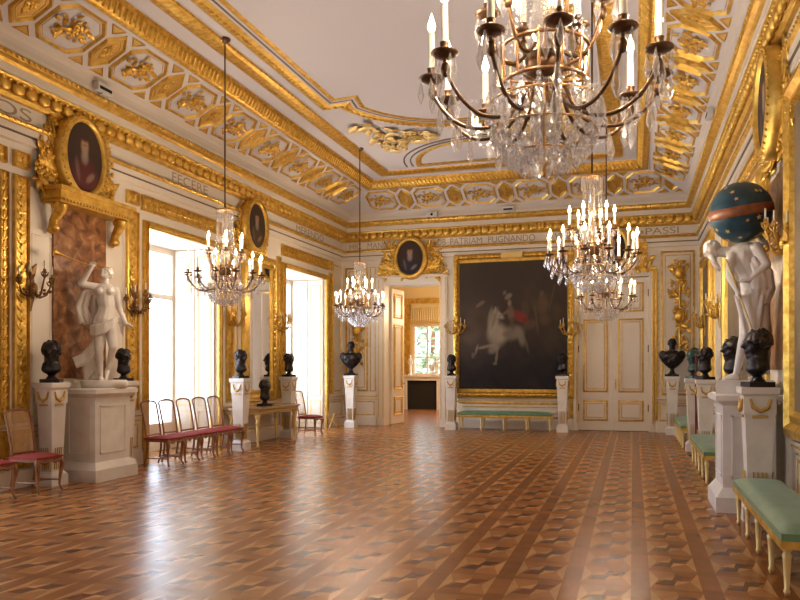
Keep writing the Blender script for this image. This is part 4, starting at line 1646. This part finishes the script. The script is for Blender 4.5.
def globe_statue():
    e = empty('globe_bearer_statue', (1.22, 8.72, 1.43), rad(-8), 'white marble bearded nude stooping under a starry globe on the right plinth', 'statue')
    V = Vector
    mb = MB()
    mb.caps((.10, 0, 1.08), (.06, .0, 1.27), .135, .12)
    mb.caps((.06, .0, 1.27), (-.0, -.02, 1.44), .125, .15)
    mb.ell((.0, .0, 1.50), (.18, .15, .12))
    mb.ell((-.09, -.03, 1.45), (.11, .11, .11))
    mb.caps((-.12, -.03, 1.50), (-.25, -.04, 1.52), .065, .06)
    h = MB()
    head_parts(h, (0, 0, 0), .100, beard=True, curls=True, seed=3)
    # faces left and down
    R = Matrix.Rotation(rad(-72), 3, 'Z') @ Matrix.Rotation(rad(32), 3, 'X')
    h.v = [tuple(R @ V(p) + V((-.335, -.05, 1.54))) for p in h.v]
    mb.add(h.v, h.f, True)
    # beard falling
    for k in range(8):
        a = (k - 3.5) * .02
        mb.tube([(-.34, -.06 + a, 1.46), (-.30, -.06 + a * 1.3, 1.37), (-.25, -.05 + a * 1.5, 1.31)], [.034, .032, .018], 8)
    # near arm bent back to the hip
    mb.caps((.13, -.10, 1.53), (.235, -.13, 1.33), .066, .050)
    mb.caps((.235, -.13, 1.33), (.075, -.17, 1.17), .048, .032)
    fingers(mb, (.075, -.17, 1.17), (-1, -.1, -.15), (0, .3, -1), 1.1, curl=.25)
    # far arm reaching up to the globe
    mb.caps((.10, .08, 1.52), (.24, .14, 1.56), .06, .05)
    mb.caps((.24, .14, 1.56), (.16, .22, 1.72), .05, .033)
    fingers(mb, (.16, .22, 1.72), (-.25, 0, 1), (-1, -.5, 0), 1.0, curl=.4)
    # lowered arm gripping the staff
    mb.caps((-.13, -.12, 1.44), (-.15, -.16, 1.22), .058, .046)
    mb.caps((-.15, -.16, 1.22), (-.065, -.20, 1.04), .045, .030)
    fingers(mb, (-.065, -.20, 1.04), (.2, -.2, -1), (1, -.2, 0), 1.0, curl=.8)
    # legs
    mb.ell((.12, .0, 1.03), (.165, .14, .13))
    mb.caps((.06, -.04, .98), (.02, -.09, .56), .112, .070)
    mb.caps((.02, -.09, .56), (-.07, -.02, .13), .068, .040)
    mb.ell((-.005, -.03, .42), (.065, .065, .11))
    mb.tube([(-.06, .0, .07), (-.13, -.02, .06), (-.22, -.03, .035)], [.05, .045, .026], 10)
    for k in range(5):
        mb.caps((-.20, -.065 + k * .016, .03), (-.245 + abs(k - 1) * .006, -.07 + k * .018, .022), .014, .011)
    mb.caps((.17, .03, .98), (.20, -.02, .55), .112, .070)
    mb.caps((.20, -.02, .55), (.20, .06, .13), .066, .040)
    mb.tube([(.20, .06, .07), (.13, .05, .055), (.05, .04, .035)], [.05, .045, .026], 10)
    sculpt(mb, 'body', M['marble_grey'], .011, e, 1)
    d = MB()
    for k in range(10):
        t = k / 9
        d.tube([(.10 + t * .10, -.14 + t * .10, 1.42 - .02 * k), (.20 + t * .05, -.14 + t * .16, 1.20), (.25 + t * .02, -.12 + t * .2, 1.02), (.20, -.08 + t * .18, .86 + .05 * math.sin(k))], [.025, .032, .034, .014], 7)
        d.tube([(.20 - t * .28, -.13 + .03 * math.sin(k * 2), 1.02 - t * .02), (.17 - t * .20, -.15 + .02 * math.sin(k), .80), (.14 - t * .12, -.15 + .03 * math.cos(k), .55), (.12 - t * .10, -.13, .40 + .04 * math.sin(k * 3))], [.022, .028, .03, .012], 7)
        d.tube([(.06 + t * .17, -.10 - .03 * math.sin(PI * t), 1.42 - .10 * t), (.12 + t * .15, -.15 + t * .06, 1.25), (.10 + t * .19, -.17 + t * .08 + .02 * math.sin(k * 2.2), 1.06), (.10 + t * .15, -.12 + t * .06, .93 + .04 * math.cos(k * 1.7))], [.022, .034, .040, .020], 8)
        d.tube([(.20 + t * .04, .05 + t * .06, 1.0), (.24 + t * .03, .06 + t * .05, .6), (.22 + t * .03, .06 + t * .05, .1)], [.025, .03, .03], 7)
    sculpt(d, 'drapery', M['marble_grey'], .012, e, 1)
    mb = MB()
    mb.taper(.02, 0, -.12, .03, .62, .58, .56, .54)
    mb.build('base', M['marble_grey'], e)
    mb = MB()
    mb.tube([(-.17, -.20, 1.36), (-.02, -.22, .92), (.10, -.23, .55)], [.011, .011, .010], 8)
    mb.tube([(-.17, -.20, 1.36), (-.185, -.20, 1.40)], [.018, .010], 8)
    mb.build('staff', M['gold_pale'], e)
    # the globe he carries
    g = empty('celestial_globe', (1.19, 8.72, 3.39), rad(-8), 'dark blue celestial globe with gold stars and a red-brown band', 'globe')
    mb = MB()
    r = .345
    mb.ell((0, 0, 0), (r, r, r), 0, 40, 28)
    mb.build('sphere', M['globe_blue'], g)
    mb = MB()
    n = 48
    tilt = Matrix.Rotation(rad(-6), 3, 'Y') @ Matrix.Rotation(rad(8), 3, 'X')
    vs, fs = [], []
    for k in range(n):
        a = 2 * PI * k / n
        for zz, q in ((-.055, .001), (-.05, .007), (.05, .007), (.055, .001)):
            rr = math.sqrt(r * r - zz * zz) + q
            vs.append(tilt @ V((math.cos(a) * rr, math.sin(a) * rr, zz)))
    for k in range(n):
        for j in range(3):
            a, b2 = k * 4 + j, ((k + 1) % n) * 4 + j
            fs.append((a, b2, b2 + 1, a + 1))
    mb.add(vs, fs, True)
    mb.build('zodiac_band', M['globe_band'], g)
    R2 = random.Random(17)
    mb = MB()
    for k in range(64):
        zz = R2.uniform(-.95, .95)
        if abs(zz) < .22: continue
        a = R2.uniform(0, 2 * PI)
        c = V((math.sqrt(1 - zz * zz) * math.cos(a), math.sqrt(1 - zz * zz) * math.sin(a), zz))
        u = c.cross(V((0, 0, 1))).normalized()
        w = c.cross(u)
        s = R2.uniform(.022, .034)
        pts = []
        for j in range(10):
            q = s if j % 2 == 0 else s * .42
            an = PI * j / 5
            pts.append(c * (r + .002) + u * math.cos(an) * q + w * math.sin(an) * q)
        pts2 = [p + c * .004 for p in pts]
        mb.add(pts + pts2, [tuple(range(10, 20))] + [(j, (j + 1) % 10, (j + 1) % 10 + 10, j + 10) for j in range(10)])
    mb.build('star', M['gold_pale'], g)
    g.children[-1]['kind'] = 'stuff'
    mb = MB()
    mb.tube([tuple(tilt @ V((0, 0, -r - .02))), tuple(tilt @ V((0, 0, r + .02)))], .012, 8)
    mb.build('axis_pin', M['brass'], g)
M['globe_blue'] = noise_color(mat('globe_blue', rough=.35), (.012, .045, .075), (.03, .095, .14), 5., 5.)
M['globe_band'] = noise_color(mat('globe_band', rough=.4), (.20, .055, .02), (.36, .13, .05), 9., 5.)
globe_statue()

# ------------------------------------------------------------------ chairs
def make_chair():
    """high-backed caned chair facing -Y, origin on the floor under the seat"""
    e = empty('caned_chair', (0, 0, 0), 0, 'x', 'chair', 'red seated chairs along the window wall')
    w = .235
    # back frame
    mb = MB()
    yb0, yb1 = .215, .33
    def bp(x, t): return (x, yb0 + (yb1 - yb0) * t ** 1.3, .47 + .57 * t)
    L = [bp(-w + .02 * (1 - t), t) for t in (0, .2, .4, .6, .8, .93)]
    top = [bp(-w + .03, .985), bp(-w * .5, 1.02), bp(0, 1.03), bp(w * .5, 1.02), bp(w - .03, .985)]
    Rr = [bp(w - .02 * (1 - t), t) for t in (.93, .8, .6, .4, .2, 0)]
    mb.tube(L + top + Rr, .017, 8)
    mb.tube([bp(-w + .02, .06), bp(w - .02, .06)], .016, 8)
    mb.build('back_frame', M['wood'], e)
    mb = MB()
    rows = []
    for t in [i / 8 for i in range(9)]:
        t2 = .07 + t * .94
        ww = w - .008 if t2 < .9 else w * .82
        rows.append([bp(-ww, t2), bp(ww, t2)])
    vs = [p for r in rows for p in r]
    fs = [(2 * i, 2 * i + 1, 2 * i + 3, 2 * i + 2) for i in range(8)]
    mb.add(vs, fs, True)
    mb.build('cane_panel', M['cane'], e)
    # seat
    mb = MB()
    mb.taper(0, 0, .405, .455, .50, .50, .46, .46)
    for sx in (-1, 1):
        mb.tube([(-.2 * sx + 0, -.23, .41), (-.1 * sx, -.235, .385), (0, -.235, .41)], [.02, .02, .012], 6)
    mb.build('seat_rail', M['wood'], e)
    mb = MB()
    n = 8
    vs, fs = [], []
    for j in range(n + 1):
        for i in range(n + 1):
            x, y = (i / n - .5) * .52, (j / n - .5) * .48
            h = .035 * (1 - (2 * i / n - 1) ** 4) * (1 - (2 * j / n - 1) ** 4)
            vs.append((x, y, .462 + h))
    for j in range(n):
        for i in range(n):
            a = j * (n + 1) + i
            fs.append((a, a + 1, a + n + 2, a + n + 1))
    mb.add(vs, fs, True)
    mb.box(-.26, .26, -.24, .24, .44, .463)
    mb.build('seat', M['red'], e)
    for sx in (-1, 1):
        mb = MB()
        x = sx * .215
        mb.tube([(x, -.20, .44), (x + sx * .03, -.235, .36), (x + sx * .005, -.215, .20), (x - sx * .005, -.21, .08), (x + sx * .012, -.24, .025), (x + sx * .015, -.255, .012)], [.035, .036, .022, .015, .02, .012], 8)
        mb.build('leg', M['wood'], e)
        mb = MB()
        mb.tube([(x, .20, .46), (x, .21, .25), (x, .24, .08), (x, .265, .01)], [.02, .018, .016, .016], 8)
        mb.build('leg', M['wood'], e)
        mb = MB()
        mb.tube([(x, -.20, .14), (x, .0, .135), (x, .225, .14)], .011, 6)
        mb.build('stretcher', M['wood'], e)
    mb = MB()
    mb.tube([(-.215, .0, .135), (0, -.02, .145), (.215, .0, .135)], [.011, .014, .011], 6)
    mb.build('stretcher', M['wood'], e)
    return e
ch0 = make_chair()
ch0.scale = (.82, .95, 1)
# a chair faces -Y; the row against the left wall faces +X -> rotate +90
CH = [
    (-7.42, 7.27, PI / 2, 'red seated cane chair beside the pedestal left of the trumpet statue'),
    (-7.42, 6.55, PI / 2, 'red seated cane chair nearest the viewer, only partly in view'),
    (-7.38, 9.79, PI / 2, 'first of the five window chairs, half hidden by the white pedestal'),
    (-7.40, 10.26, PI / 2, 'second of the five window chairs counted from the trumpet statue'),
    (-7.40, 10.73, PI / 2, 'middle one of the five red seated window chairs'),
    (-7.40, 11.20, PI / 2, 'fourth of the five window chairs counted from the trumpet statue'),
    (-7.40, 11.67, PI / 2, 'last of the five window chairs, touching the pedestal by the mirror'),
    (-7.32, 15.06, PI / 2, 'lone red seated chair under the far window, past the console table'),
]
for i, (x, y, rz, lb) in enumerate(CH):
    if i == 0:
        ch0.location = (x, y, 0)
        ch0.rotation_euler = (0, 0, rz)
        ch0['label'] = lb
    else:
        copy_tree(ch0, (x, y, 0), rz, lb)

# ------------------------------------------------------------------ green benches
def make_bench():
    """2.45 m long, along X, origin on the floor"""
    e = empty('gilded_bench', (0, 0, 0), 0, 'x', 'bench', 'green upholstered gilded benches')
    L, Dp = 2.42, .46
    mb = MB()
    n, m_ = 24, 8
    vs, fs = [], []
    for j in range(m_ + 1):
        for i in range(n + 1):
            x, y = (i / n - .5) * L, (j / m_ - .5) * Dp
            h = .055 * (1 - abs(2 * i / n - 1) ** 10) ** .5 * (1 - (2 * j / m_ - 1) ** 4) ** .5
            vs.append((x, y, .425 + h))
    for j in range(m_):
        for i in range(n):
            a = j * (n + 1) + i
            fs.append((a, a + 1, a + n + 2, a + n + 1))
    mb.add(vs, fs, True)
    mb.box(-L / 2, L / 2, -Dp / 2, Dp / 2, .375, .426)
    mb.build('cushion', M['green'], e)
    mb = MB()
    mb.box(-L / 2 - .005, L / 2 + .005, -Dp / 2 - .005, Dp / 2 + .005, .325, .376)
    for k in range(40):
        mb.ell((-L / 2 + .03 + k * L / 40.5, -Dp / 2 - .008, .35), (.02, .008, .014), 0, 6, 4)
    mb.build('frame', M['gold'], e)
    for i in range(5):
        for sy in (-1, 1):
            mb = MB()
            x = -L / 2 + .05 + i * (L - .10) / 4
            mb.lathe([(.032, .33), (.036, .31), (.022, .295), (.034, .275), (.028, .25), (.017, .05), (.024, .035), (.014, .0)][::-1], 10, (x, sy * (Dp / 2 - .045), 0))
            mb.build('leg', M['gold_pale'], e)
    return e
b0 = make_bench()
b0.scale = (1, 1, 1.05)
BN = [
    (-3.15, 17.72, 0, 'green gilded bench under the battle painting on the end wall'),
    (1.22, 6.56, PI / 2, 'nearest green gilded bench at the lower right edge'),
    (1.16, 11.45, PI / 2, 'green gilded bench between the globe statue plinth and the red pole'),
    (1.14, 15.95, PI / 2, 'farthest green bench on the right, beside the corner pedestal'),
]
for i, (x, y, rz, lb) in enumerate(BN):
    if i == 0:
        b0.location = (x, y, 0)
        b0['label'] = lb
    else:
        copy_tree(b0, (x, y, 0), rz, lb)

# ------------------------------------------------------------------ console table
e = empty('console_table', (-7.48, 13.30, 0), PI / 2, 'cream and gilt console table with a marble top below the mirror', 'table')
mb = MB()
mb.prism([(-1.05, -.38), (-1.05, .10), (-.85, .36), (.85, .36), (1.05, .10), (1.05, -.38)], lambda a, b2, t: (a, -b2, t), .765, .80)
mb.build('top', M['marble_brown_pale'], e)
mb = MB()
mb.prism([(-1.0, -.37), (-1.0, .06), (-.82, .31), (.82, .31), (1.0, .06), (1.0, -.37)], lambda a, b2, t: (a, -b2, t), .66, .765)
mb.build('apron', M['table_gold'], e)
mb = MB()
for k in range(26):
    mb.ell((-.78 + k * .0624, -.316, .71), (.022, .012, .03), 0, 6, 4)
mb.build('apron_ornament', M['gold_pale'], e)
for x, y in ((-.80, -.25), (.80, -.25), (-.92, .28), (.92, .28)):
    mb = MB()
    mb.lathe([(.02, 0), (.034, .02), (.022, .05), (.026, .12), (.038, .42), (.026, .46), (.050, .49), (.030, .52), (.058, .62), (.062, .66)], 12, (x, y, 0))
    mb.build('leg', M['gold_pale'], e)

# ------------------------------------------------------------------ folding stand near the corner
e = empty('folding_stand', (-7.52, 16.85, 0), rad(30), 'small folded wooden stand leaning by the far left corner pedestal', 'stand')
for (p, q) in (((-.25, 0, .62), (.12, 0, .012)), ((-.15, .03, .35), (.22, .03, .012)), ((.02, -.02, .40), (-.12, -.02, .012)), ((.05, .05, .30), (.28, .05, .012))):
    mb = MB()
    mb.tube([p, q], .013, 6)
    mb.build('strut', M['gold_dull'], e)
mb = MB()
mb.tube([(-.06, .01, .30), (.30, .01, .31)], .014, 6)
mb.build('cross_bar', M['wood'], e)

# dark red pole with base
e = empty('rope_stand', (1.10, 13.62, 0), 0, 'thin dark red pole between two pedestals on the right', 'pole')
mb = MB()
mb.lathe([(.14, 0), (.14, .015), (.05, .03), (.015, .05)], 16)
mb.build('base', M['brass_dark'], e)
mb = MB()
mb.tube([(0, 0, .04), (0, 0, 1.82)], .016, 8)
mb.ell((0, 0, 1.83), .024)
mb.build('pole', M['redpole'], e)
mb = MB()
mb.tube([(.04, 0, 1.30), (.06, 0, .9), (.05, 0, .35)], [.022, .042, .05], 8)
mb.tube([(0, 0, 1.32), (.04, 0, 1.30)], .014, 6)
mb.build('rope', M['redpole'], e)

# ------------------------------------------------------------------ wall sconces
def make_sconce(metal, name_label, seed=0):
    e = empty('wall_sconce', (0, 0, 0), 0, name_label, 'sconce', 'branched candle sconces on the walls')
    mb = MB()
    leaf(mb, (0, -.35), PI / 2, .62, .09, .06, 0, 0, .3)
    mb.ell((0, -.06, -.05), (.06, .06, .10), 0, 10, 6)
    leaf(mb, (0, .1), PI / 2 + .3, .22, .05, .04, 0, .02, .6)
    leaf(mb, (0, .1), PI / 2 - .3, .22, .05, .04, 0, .02, .6)
    mb.build('backplate', metal, e)
    R = random.Random(seed)
    for k, a in enumerate((-78, -42, 0, 42, 78)):
        a = rad(a)
        r = .27
        dx, dy = math.sin(a) * r, -math.cos(a) * r * .75 - .05
        zt = .06 + (.10 if k == 2 else (.04 if k in (1, 3) else 0))
        mb = MB()
        mb.tube([(0, -.05, -.08), (dx * .35, -.05 + dy * .3, -.16), (dx * .75, dy * .75, -.12), (dx, dy, zt - .05), (dx, dy, zt)], [.016, .014, .012, .010, .012], 6)
        for j in range(3):
            u = .3 + j * .25
            mb.ell((dx * u, -.05 + dy * u, -.13 + .03 * j), (.028, .02, .02), 0, 6, 4)
        for j in range(4):
            g = 2 * PI * j / 4 + k
            mb.tube([(dx, dy, zt - .06), (dx + math.cos(g) * .035, dy + math.sin(g) * .035, zt - .02), (dx + math.cos(g) * .05, dy + math.sin(g) * .05, zt + .02)], [.008, .012, .003], 5)
        arm = mb.build('arm', metal, e)
        c = MB()
        c.lathe([(.012, zt), (.034, zt + .01), (.036, zt + .02), (.018, zt + .03), (.018, zt + .06)], 10, (dx, dy, 0))
        c.build('candle_cup', metal, arm)
        c = MB()
        c.tube([(dx, dy, zt + .05), (dx, dy, zt + .17)], [.011, .010], 8)
        c.build('candle', M['candle'], arm)
    return e
sA = make_sconce(M['gold'], 'x', 1)
M['sconce_bronze'] = mat('brown_gilt_bronze', (.26, .145, .06), .38, .8)
sB = make_sconce(M['sconce_bronze'], 'x', 2)
SC = [
    (sB, 'L', 7.62, 2.72, 'dark bronze candle sconce nearest at the left, beside the brown marble panel'),
    (sB, 'L', 9.66, 2.66, 'dark bronze candle sconce between the marble panel and the first window'),
    (sA, 'L', 12.62, 2.62, 'gilded candle sconce on the near side of the tall mirror'),
    (sA, 'L', 14.60, 2.62, 'gilded candle sconce between the mirror and the far window'),
    (sA, 'B', -4.56, 2.66, 'gilded candle sconce overlapping the left side of the battle painting frame'),
    (sA, 'B', -1.52, 2.60, 'gilded candle sconce overlapping the right side of the battle painting frame'),
    (sA, 'R', 17.2, 2.68, 'gilded candle sconce on the right wall close to the far corner'),
    (sA, 'R', 14.3, 2.70, 'gilded candle sconce on the right wall above the middle pedestals'),
    (sA, 'R', 8.05, 2.95, 'gilded leafy candle sconce behind the back of the globe bearer'),
]
used = set()
for src_o, wall, s, z, lb in SC:
    p = .13 if (wall == 'B') else .01
    if src_o.name not in used:
        used.add(src_o.name)
        src_o.location = wloc(wall, s, z, p)
        src_o.rotation_euler = (0, 0, ROT[wall])
        src_o['label'] = lb
    else:
        copy_tree(src_o, wloc(wall, s, z, p), ROT[wall], lb)

# security cameras and sensors on the cornice ledge
for wall, s, p, z, lb in (('L', 8.55, .42, 5.72, 'small white sensor with a black slot on the left cornice'),
                          ('B', -5.15, .40, 5.70, 'small white camera box on the far cornice above the doorway portrait'),
                          ('B', -3.10, .40, 5.72, 'small white camera box on the far cornice above the battle painting'),
                          ('R', 12.2, .42, 5.74, 'small dark camera on the right cornice under the coffers')):
    e = empty('security_camera', wloc(wall, s, z, p), ROT[wall], lb, 'camera', 'small devices on the cornice')
    mb = MB()
    mb.box(-.15, .15, -.03, .06, -.07, .05)
    mb.box(-.03, .03, .0, .12, -.09, -.07)
    mb.build('housing', M['white_plastic'], e)
    mb = MB()
    if s == -5.15: mb.ell((0, -.032, -.01), (.035, .012, .035))
    else: mb.box(-.12, .12, -.036, -.029, -.045, .0)
    mb.build('lens', M['black'], e)

# ------------------------------------------------------------------ chandeliers
def crystal_drop(mb, c, L, r, n=6):
    x, y, z = c
    mb.lathe([(.001, -L), (r * .8, -L * .72), (r, -L * .6), (r * .35, -L * .12), (.001, 0)], n, c, 0, False)
def bead_run(mb, pts, step, r):
    P = [Vector(p) for p in pts]
    for i in range(len(P) - 1):
        d = (P[i + 1] - P[i]).length
        n = max(1, int(d / step))
        for k in range(n):
            q = P[i] + (P[i + 1] - P[i]) * (k / n)
            mb.ell(q, r, 0, 5, 4, smooth=False)
def smooth_path(pts, sub=3):
    P = [Vector(p) for p in pts]
    out = []
    for i in range(len(P) - 1):
        p0, p1, p2, p3 = P[max(i - 1, 0)], P[i], P[i + 1], P[min(i + 2, len(P) - 1)]
        for k in range(sub):
            t = k / sub
            out.append(.5 * ((2 * p1) + (p2 - p0) * t + (2 * p0 - 5 * p1 + 4 * p2 - p3) * t * t + (3 * p1 - p0 - 3 * p2 + p3) * t ** 3))
    out.append(P[-1])
    return out
def curve(p0, p1, p2, n=8):
    P0_, P1_, P2_ = Vector(p0), Vector(p1), Vector(p2)
    return [tuple(P0_ * (1 - t) ** 2 + P1_ * 2 * t * (1 - t) + P2_ * t * t) for t in [i / n for i in range(n + 1)]]

def make_chandelier():
    """origin at the lowest crystal, top ring at 1.44 m, cord to the ceiling"""
    e = empty('crystal_chandelier', (0, 0, 0), 0, 'x', 'chandelier', 'lit crystal chandeliers')
    top = 1.42
    mb = MB()
    mb.tube([(0, 0, top), (0, 0, HC - CHZ)], .012, 8)
    mb.build('cord', M['brass_dark'], e)
    mb = MB()
    zc = HC - CHZ
    mb.lathe([(.02, zc - .07), (.075, zc - .035), (.085, zc - .005)], 16)
    mb.build('ceiling_rose', M['brass_dark'], e)
    # crown of hanging prisms
    mb = MB()
    mb.lathe([(.118, top - .005), (.125, top + .01), (.118, top + .025)], 20)
    mb.build('crown_ring', M['brass'], e)
    mb = MB()
    for k in range(20):
        a = 2 * PI * k / 20
        mb.tube([(math.cos(a) * .12, math.sin(a) * .12, top), (math.cos(a) * .12, math.sin(a) * .12, top - .14)], [.012, .010], 4, smooth=False)
    mb.build('crown_prisms', M['crystal'], e)
    # glass baluster stem
    mb = MB()
    mb.lathe([(.015, .20), (.05, .25), (.02, .32), (.07, .42), (.03, .52), (.03, .62), (.075, .72), (.05, .84), (.02, .92), (.05, 1.0), (.025, 1.12), (.04, 1.22), (.012, 1.42)], 12, smooth=False)
    mb.build('glass_stem', M['crystal'], e)
    mb = MB()
    mb.tube([(0, 0, .06), (0, 0, top)], .008, 6)
    mb.build('stem_rod', M['brass'], e)
    # ring with uprights and dark oval plates
    mb = MB()
    for z, r in ((.60, .205), (.44, .195)):
        pts = [(math.cos(2 * PI * k / 24) * r, math.sin(2 * PI * k / 24) * r, z) for k in range(25)]
        mb.tube(pts, .009, 6, cap=False)
    for k in range(12):
        a = 2 * PI * k / 12
        mb.tube([(math.cos(a) * .195, math.sin(a) * .195, .43), (math.cos(a) * .205, math.sin(a) * .205, .62)], .007, 5)
        mb.tube([(math.cos(a) * .03, math.sin(a) * .03, .44), (math.cos(a) * .195, math.sin(a) * .195, .44)], .006, 5)
    mb.build('ring_frame', M['bronze_warm'], e)
    mb = MB()
    mb.lathe([(.0301, .45), (.085, .475), (.095, .53), (.085, .575), (.0301, .595)], 12)
    mb.build('hub', M['brass_dark'], e)
    # upper and lower arms
    for tier, n, R0, zp, zroot, off, hc in ((0, 12, .53, .47, .36, rad(13), .175), (1, 6, .27, .80, .62, rad(0), .15)):
        for k in range(n):
            a = 2 * PI * k / n + off
            ca, sa = math.cos(a), math.sin(a)
            mb = MB()
            if tier == 0:
                prof = [(.10, .42), (.16, .30), (.26, .245), (.37, .25), (.46, .31), (.515, .39), (R0, zp - .01)]
            else:
                prof = [(.06, .62), (.12, .56), (.19, .57), (.24, .66), (R0, zp - .01)]
            mb.tube(smooth_path([(ca * r, sa * r, z) for r, z in prof]), .0095, 6)
            mb.ell((ca * (R0 - .005), sa * (R0 - .005), zp - .06), (.022, .022, .035), 0, 8, 6)
            arm = mb.build('arm', M['brass_dark'], e)
            c = MB()
            c.lathe([(.01, zp - .012), (.045, zp - .004), (.062, zp + .008), (.060, zp + .013), (.02, zp + .014), (.019, zp + .045), (.022, zp + .055), (.012, zp + .056)], 14, (ca * R0, sa * R0, 0))
            c.build('drip_pan', M['brass_dark'], arm)
            c = MB()
            c.tube([(ca * R0, sa * R0, zp + .05), (ca * R0, sa * R0, zp + .05 + hc)], [.0165, .015], 10)
            c.build('candle', M['candle'], arm)
            c = MB()
            zf = zp + .055 + hc
            c.lathe([(.003, -.006), (.016, .012), (.019, .028), (.013, .050), (.006, .072), (.001, .088)], 10, (ca * R0, sa * R0, zf))
            c.build('flame', M['flame'], arm)
            nd = 4 if tier == 0 else 3
            for j in range(nd):
                g = a + 2 * PI * j / nd
                c = MB()
                crystal_drop(c, (ca * R0 + math.cos(g) * .05, sa * R0 + math.sin(g) * .05, zp - .005), .11 + .03 * (j % 2), .017)
                c.build('crystal_drop', M['crystal'], arm)
            if tier == 0:
                for j, (r, z) in enumerate(((.40, .265), (.49, .345))):
                    c = MB()
                    crystal_drop(c, (ca * r, sa * r, z), .14, .022)
                    c.build('crystal_drop', M['crystal'], arm)
                c = MB()
                a2 = a + PI / 12
                m1 = (math.cos(a2) * .40, math.sin(a2) * .40, .20)
                q = (math.cos(a + PI / 6) * .46, math.sin(a + PI / 6) * .46, .31)
                bead_run(c, curve((ca * .46, sa * .46, .31), m1, q), .022, .0085)
                c.build('bead_garland', M['crystal'], arm)
    # bead chains from the crown to the ring
    for k in range(12):
        a = 2 * PI * k / 12 + .1
        ca, sa = math.cos(a), math.sin(a)
        mb = MB()
        bead_run(mb, curve((ca * .115, sa * .115, top - .02), (ca * .09, sa * .09, .95), (ca * .205, sa * .205, .62), 6), .026, .0095)
        mb.build('bead_chain', M['crystal'], e)
    # crystal basket below: nobody could count its drops
    for k in range(16):
        a = 2 * PI * k / 16
        ca, sa = math.cos(a), math.sin(a)
        mb = MB()
        cv_ = curve((ca * .20, sa * .20, .44), (ca * .33, sa * .33, .16), (ca * .05, sa * .05, .08), 9)
        bead_run(mb, cv_, .028, .012)
        mb.build('crystal_strand', M['crystal'], e)
    mb = MB()
    for k in range(16):
        a = 2 * PI * k / 16
        ca, sa = math.cos(a), math.sin(a)
        cv_ = curve((ca * .20, sa * .20, .44), (ca * .33, sa * .33, .16), (ca * .05, sa * .05, .08), 9)
        for j in (1, 2, 3, 4, 5, 6, 7, 8):
            crystal_drop(mb, cv_[j], .085, .018)
    R = random.Random(2)
    for k in range(46):
        a, r = R.uniform(0, 2 * PI), R.uniform(.20, .34)
        crystal_drop(mb, (math.cos(a) * r, math.sin(a) * r, .40 - r * .25 + R.uniform(-.06, .06)), R.uniform(.07, .12), .016)
    for k in range(14):
        a = 2 * PI * k / 14
        crystal_drop(mb, (math.cos(a) * .10, math.sin(a) * .10, .13), .09, .016)
    mb.build('loose_crystals', M['crystal'], e)['kind'] = 'stuff'
    mb = MB()
    for z, r in ((.34, .26), (.22, .235), (.12, .12)):
        pts = [(math.cos(2 * PI * k / 20) * r, math.sin(2 * PI * k / 20) * r, z) for k in range(21)]
        mb.tube(pts, .005, 5, cap=False)
    mb.lathe([(.001, .0), (.018, .03), (.01, .05), (.03, .07), (.008, .10)], 10)
    mb.build('basket_hoops', M['brass'], e)
    return e
cd0 = make_chandelier()
LAMPS = [
    (-.40, 3.30, 0.0, 'largest and nearest crystal chandelier, with its top out of view'),
    (-.48, 8.72, .2, 'second crystal chandelier of the right-hand row, above the battle painting corner'),
    (-.50, 13.95, .35, 'farthest crystal chandelier, low in front of the double doors'),
    (-5.77, 9.04, .1, 'crystal chandelier hanging before the first window'),
    (-5.79, 14.38, .3, 'smaller looking crystal chandelier in front of the far left corner'),
]
for i, (x, y, rz, lb) in enumerate(LAMPS):
    if i == 0:
        cd0.location = (x, y, CHZ)
        cd0.rotation_euler = (0, 0, rz)
        cd0['label'] = lb
        o = cd0
    else:
        o = copy_tree(cd0, (x, y, CHZ), rz, lb)
for i, (x, y, rz, lb) in enumerate(LAMPS):
    for k in range(6):
        a = rad(13) + rz + 2 * PI * k / 6
        l = bpy.data.lights.new('candle_light', 'POINT')
        l.energy = FLAME_POWER
        l.color = (1, .80, .58)
        l.shadow_soft_size = .02
        lo = bpy.data.objects.new('candle_light', l)
        COL.objects.link(lo)
        lo.location = (x + math.cos(a) * .53, y + math.sin(a) * .53, CHZ + .47 + .29)
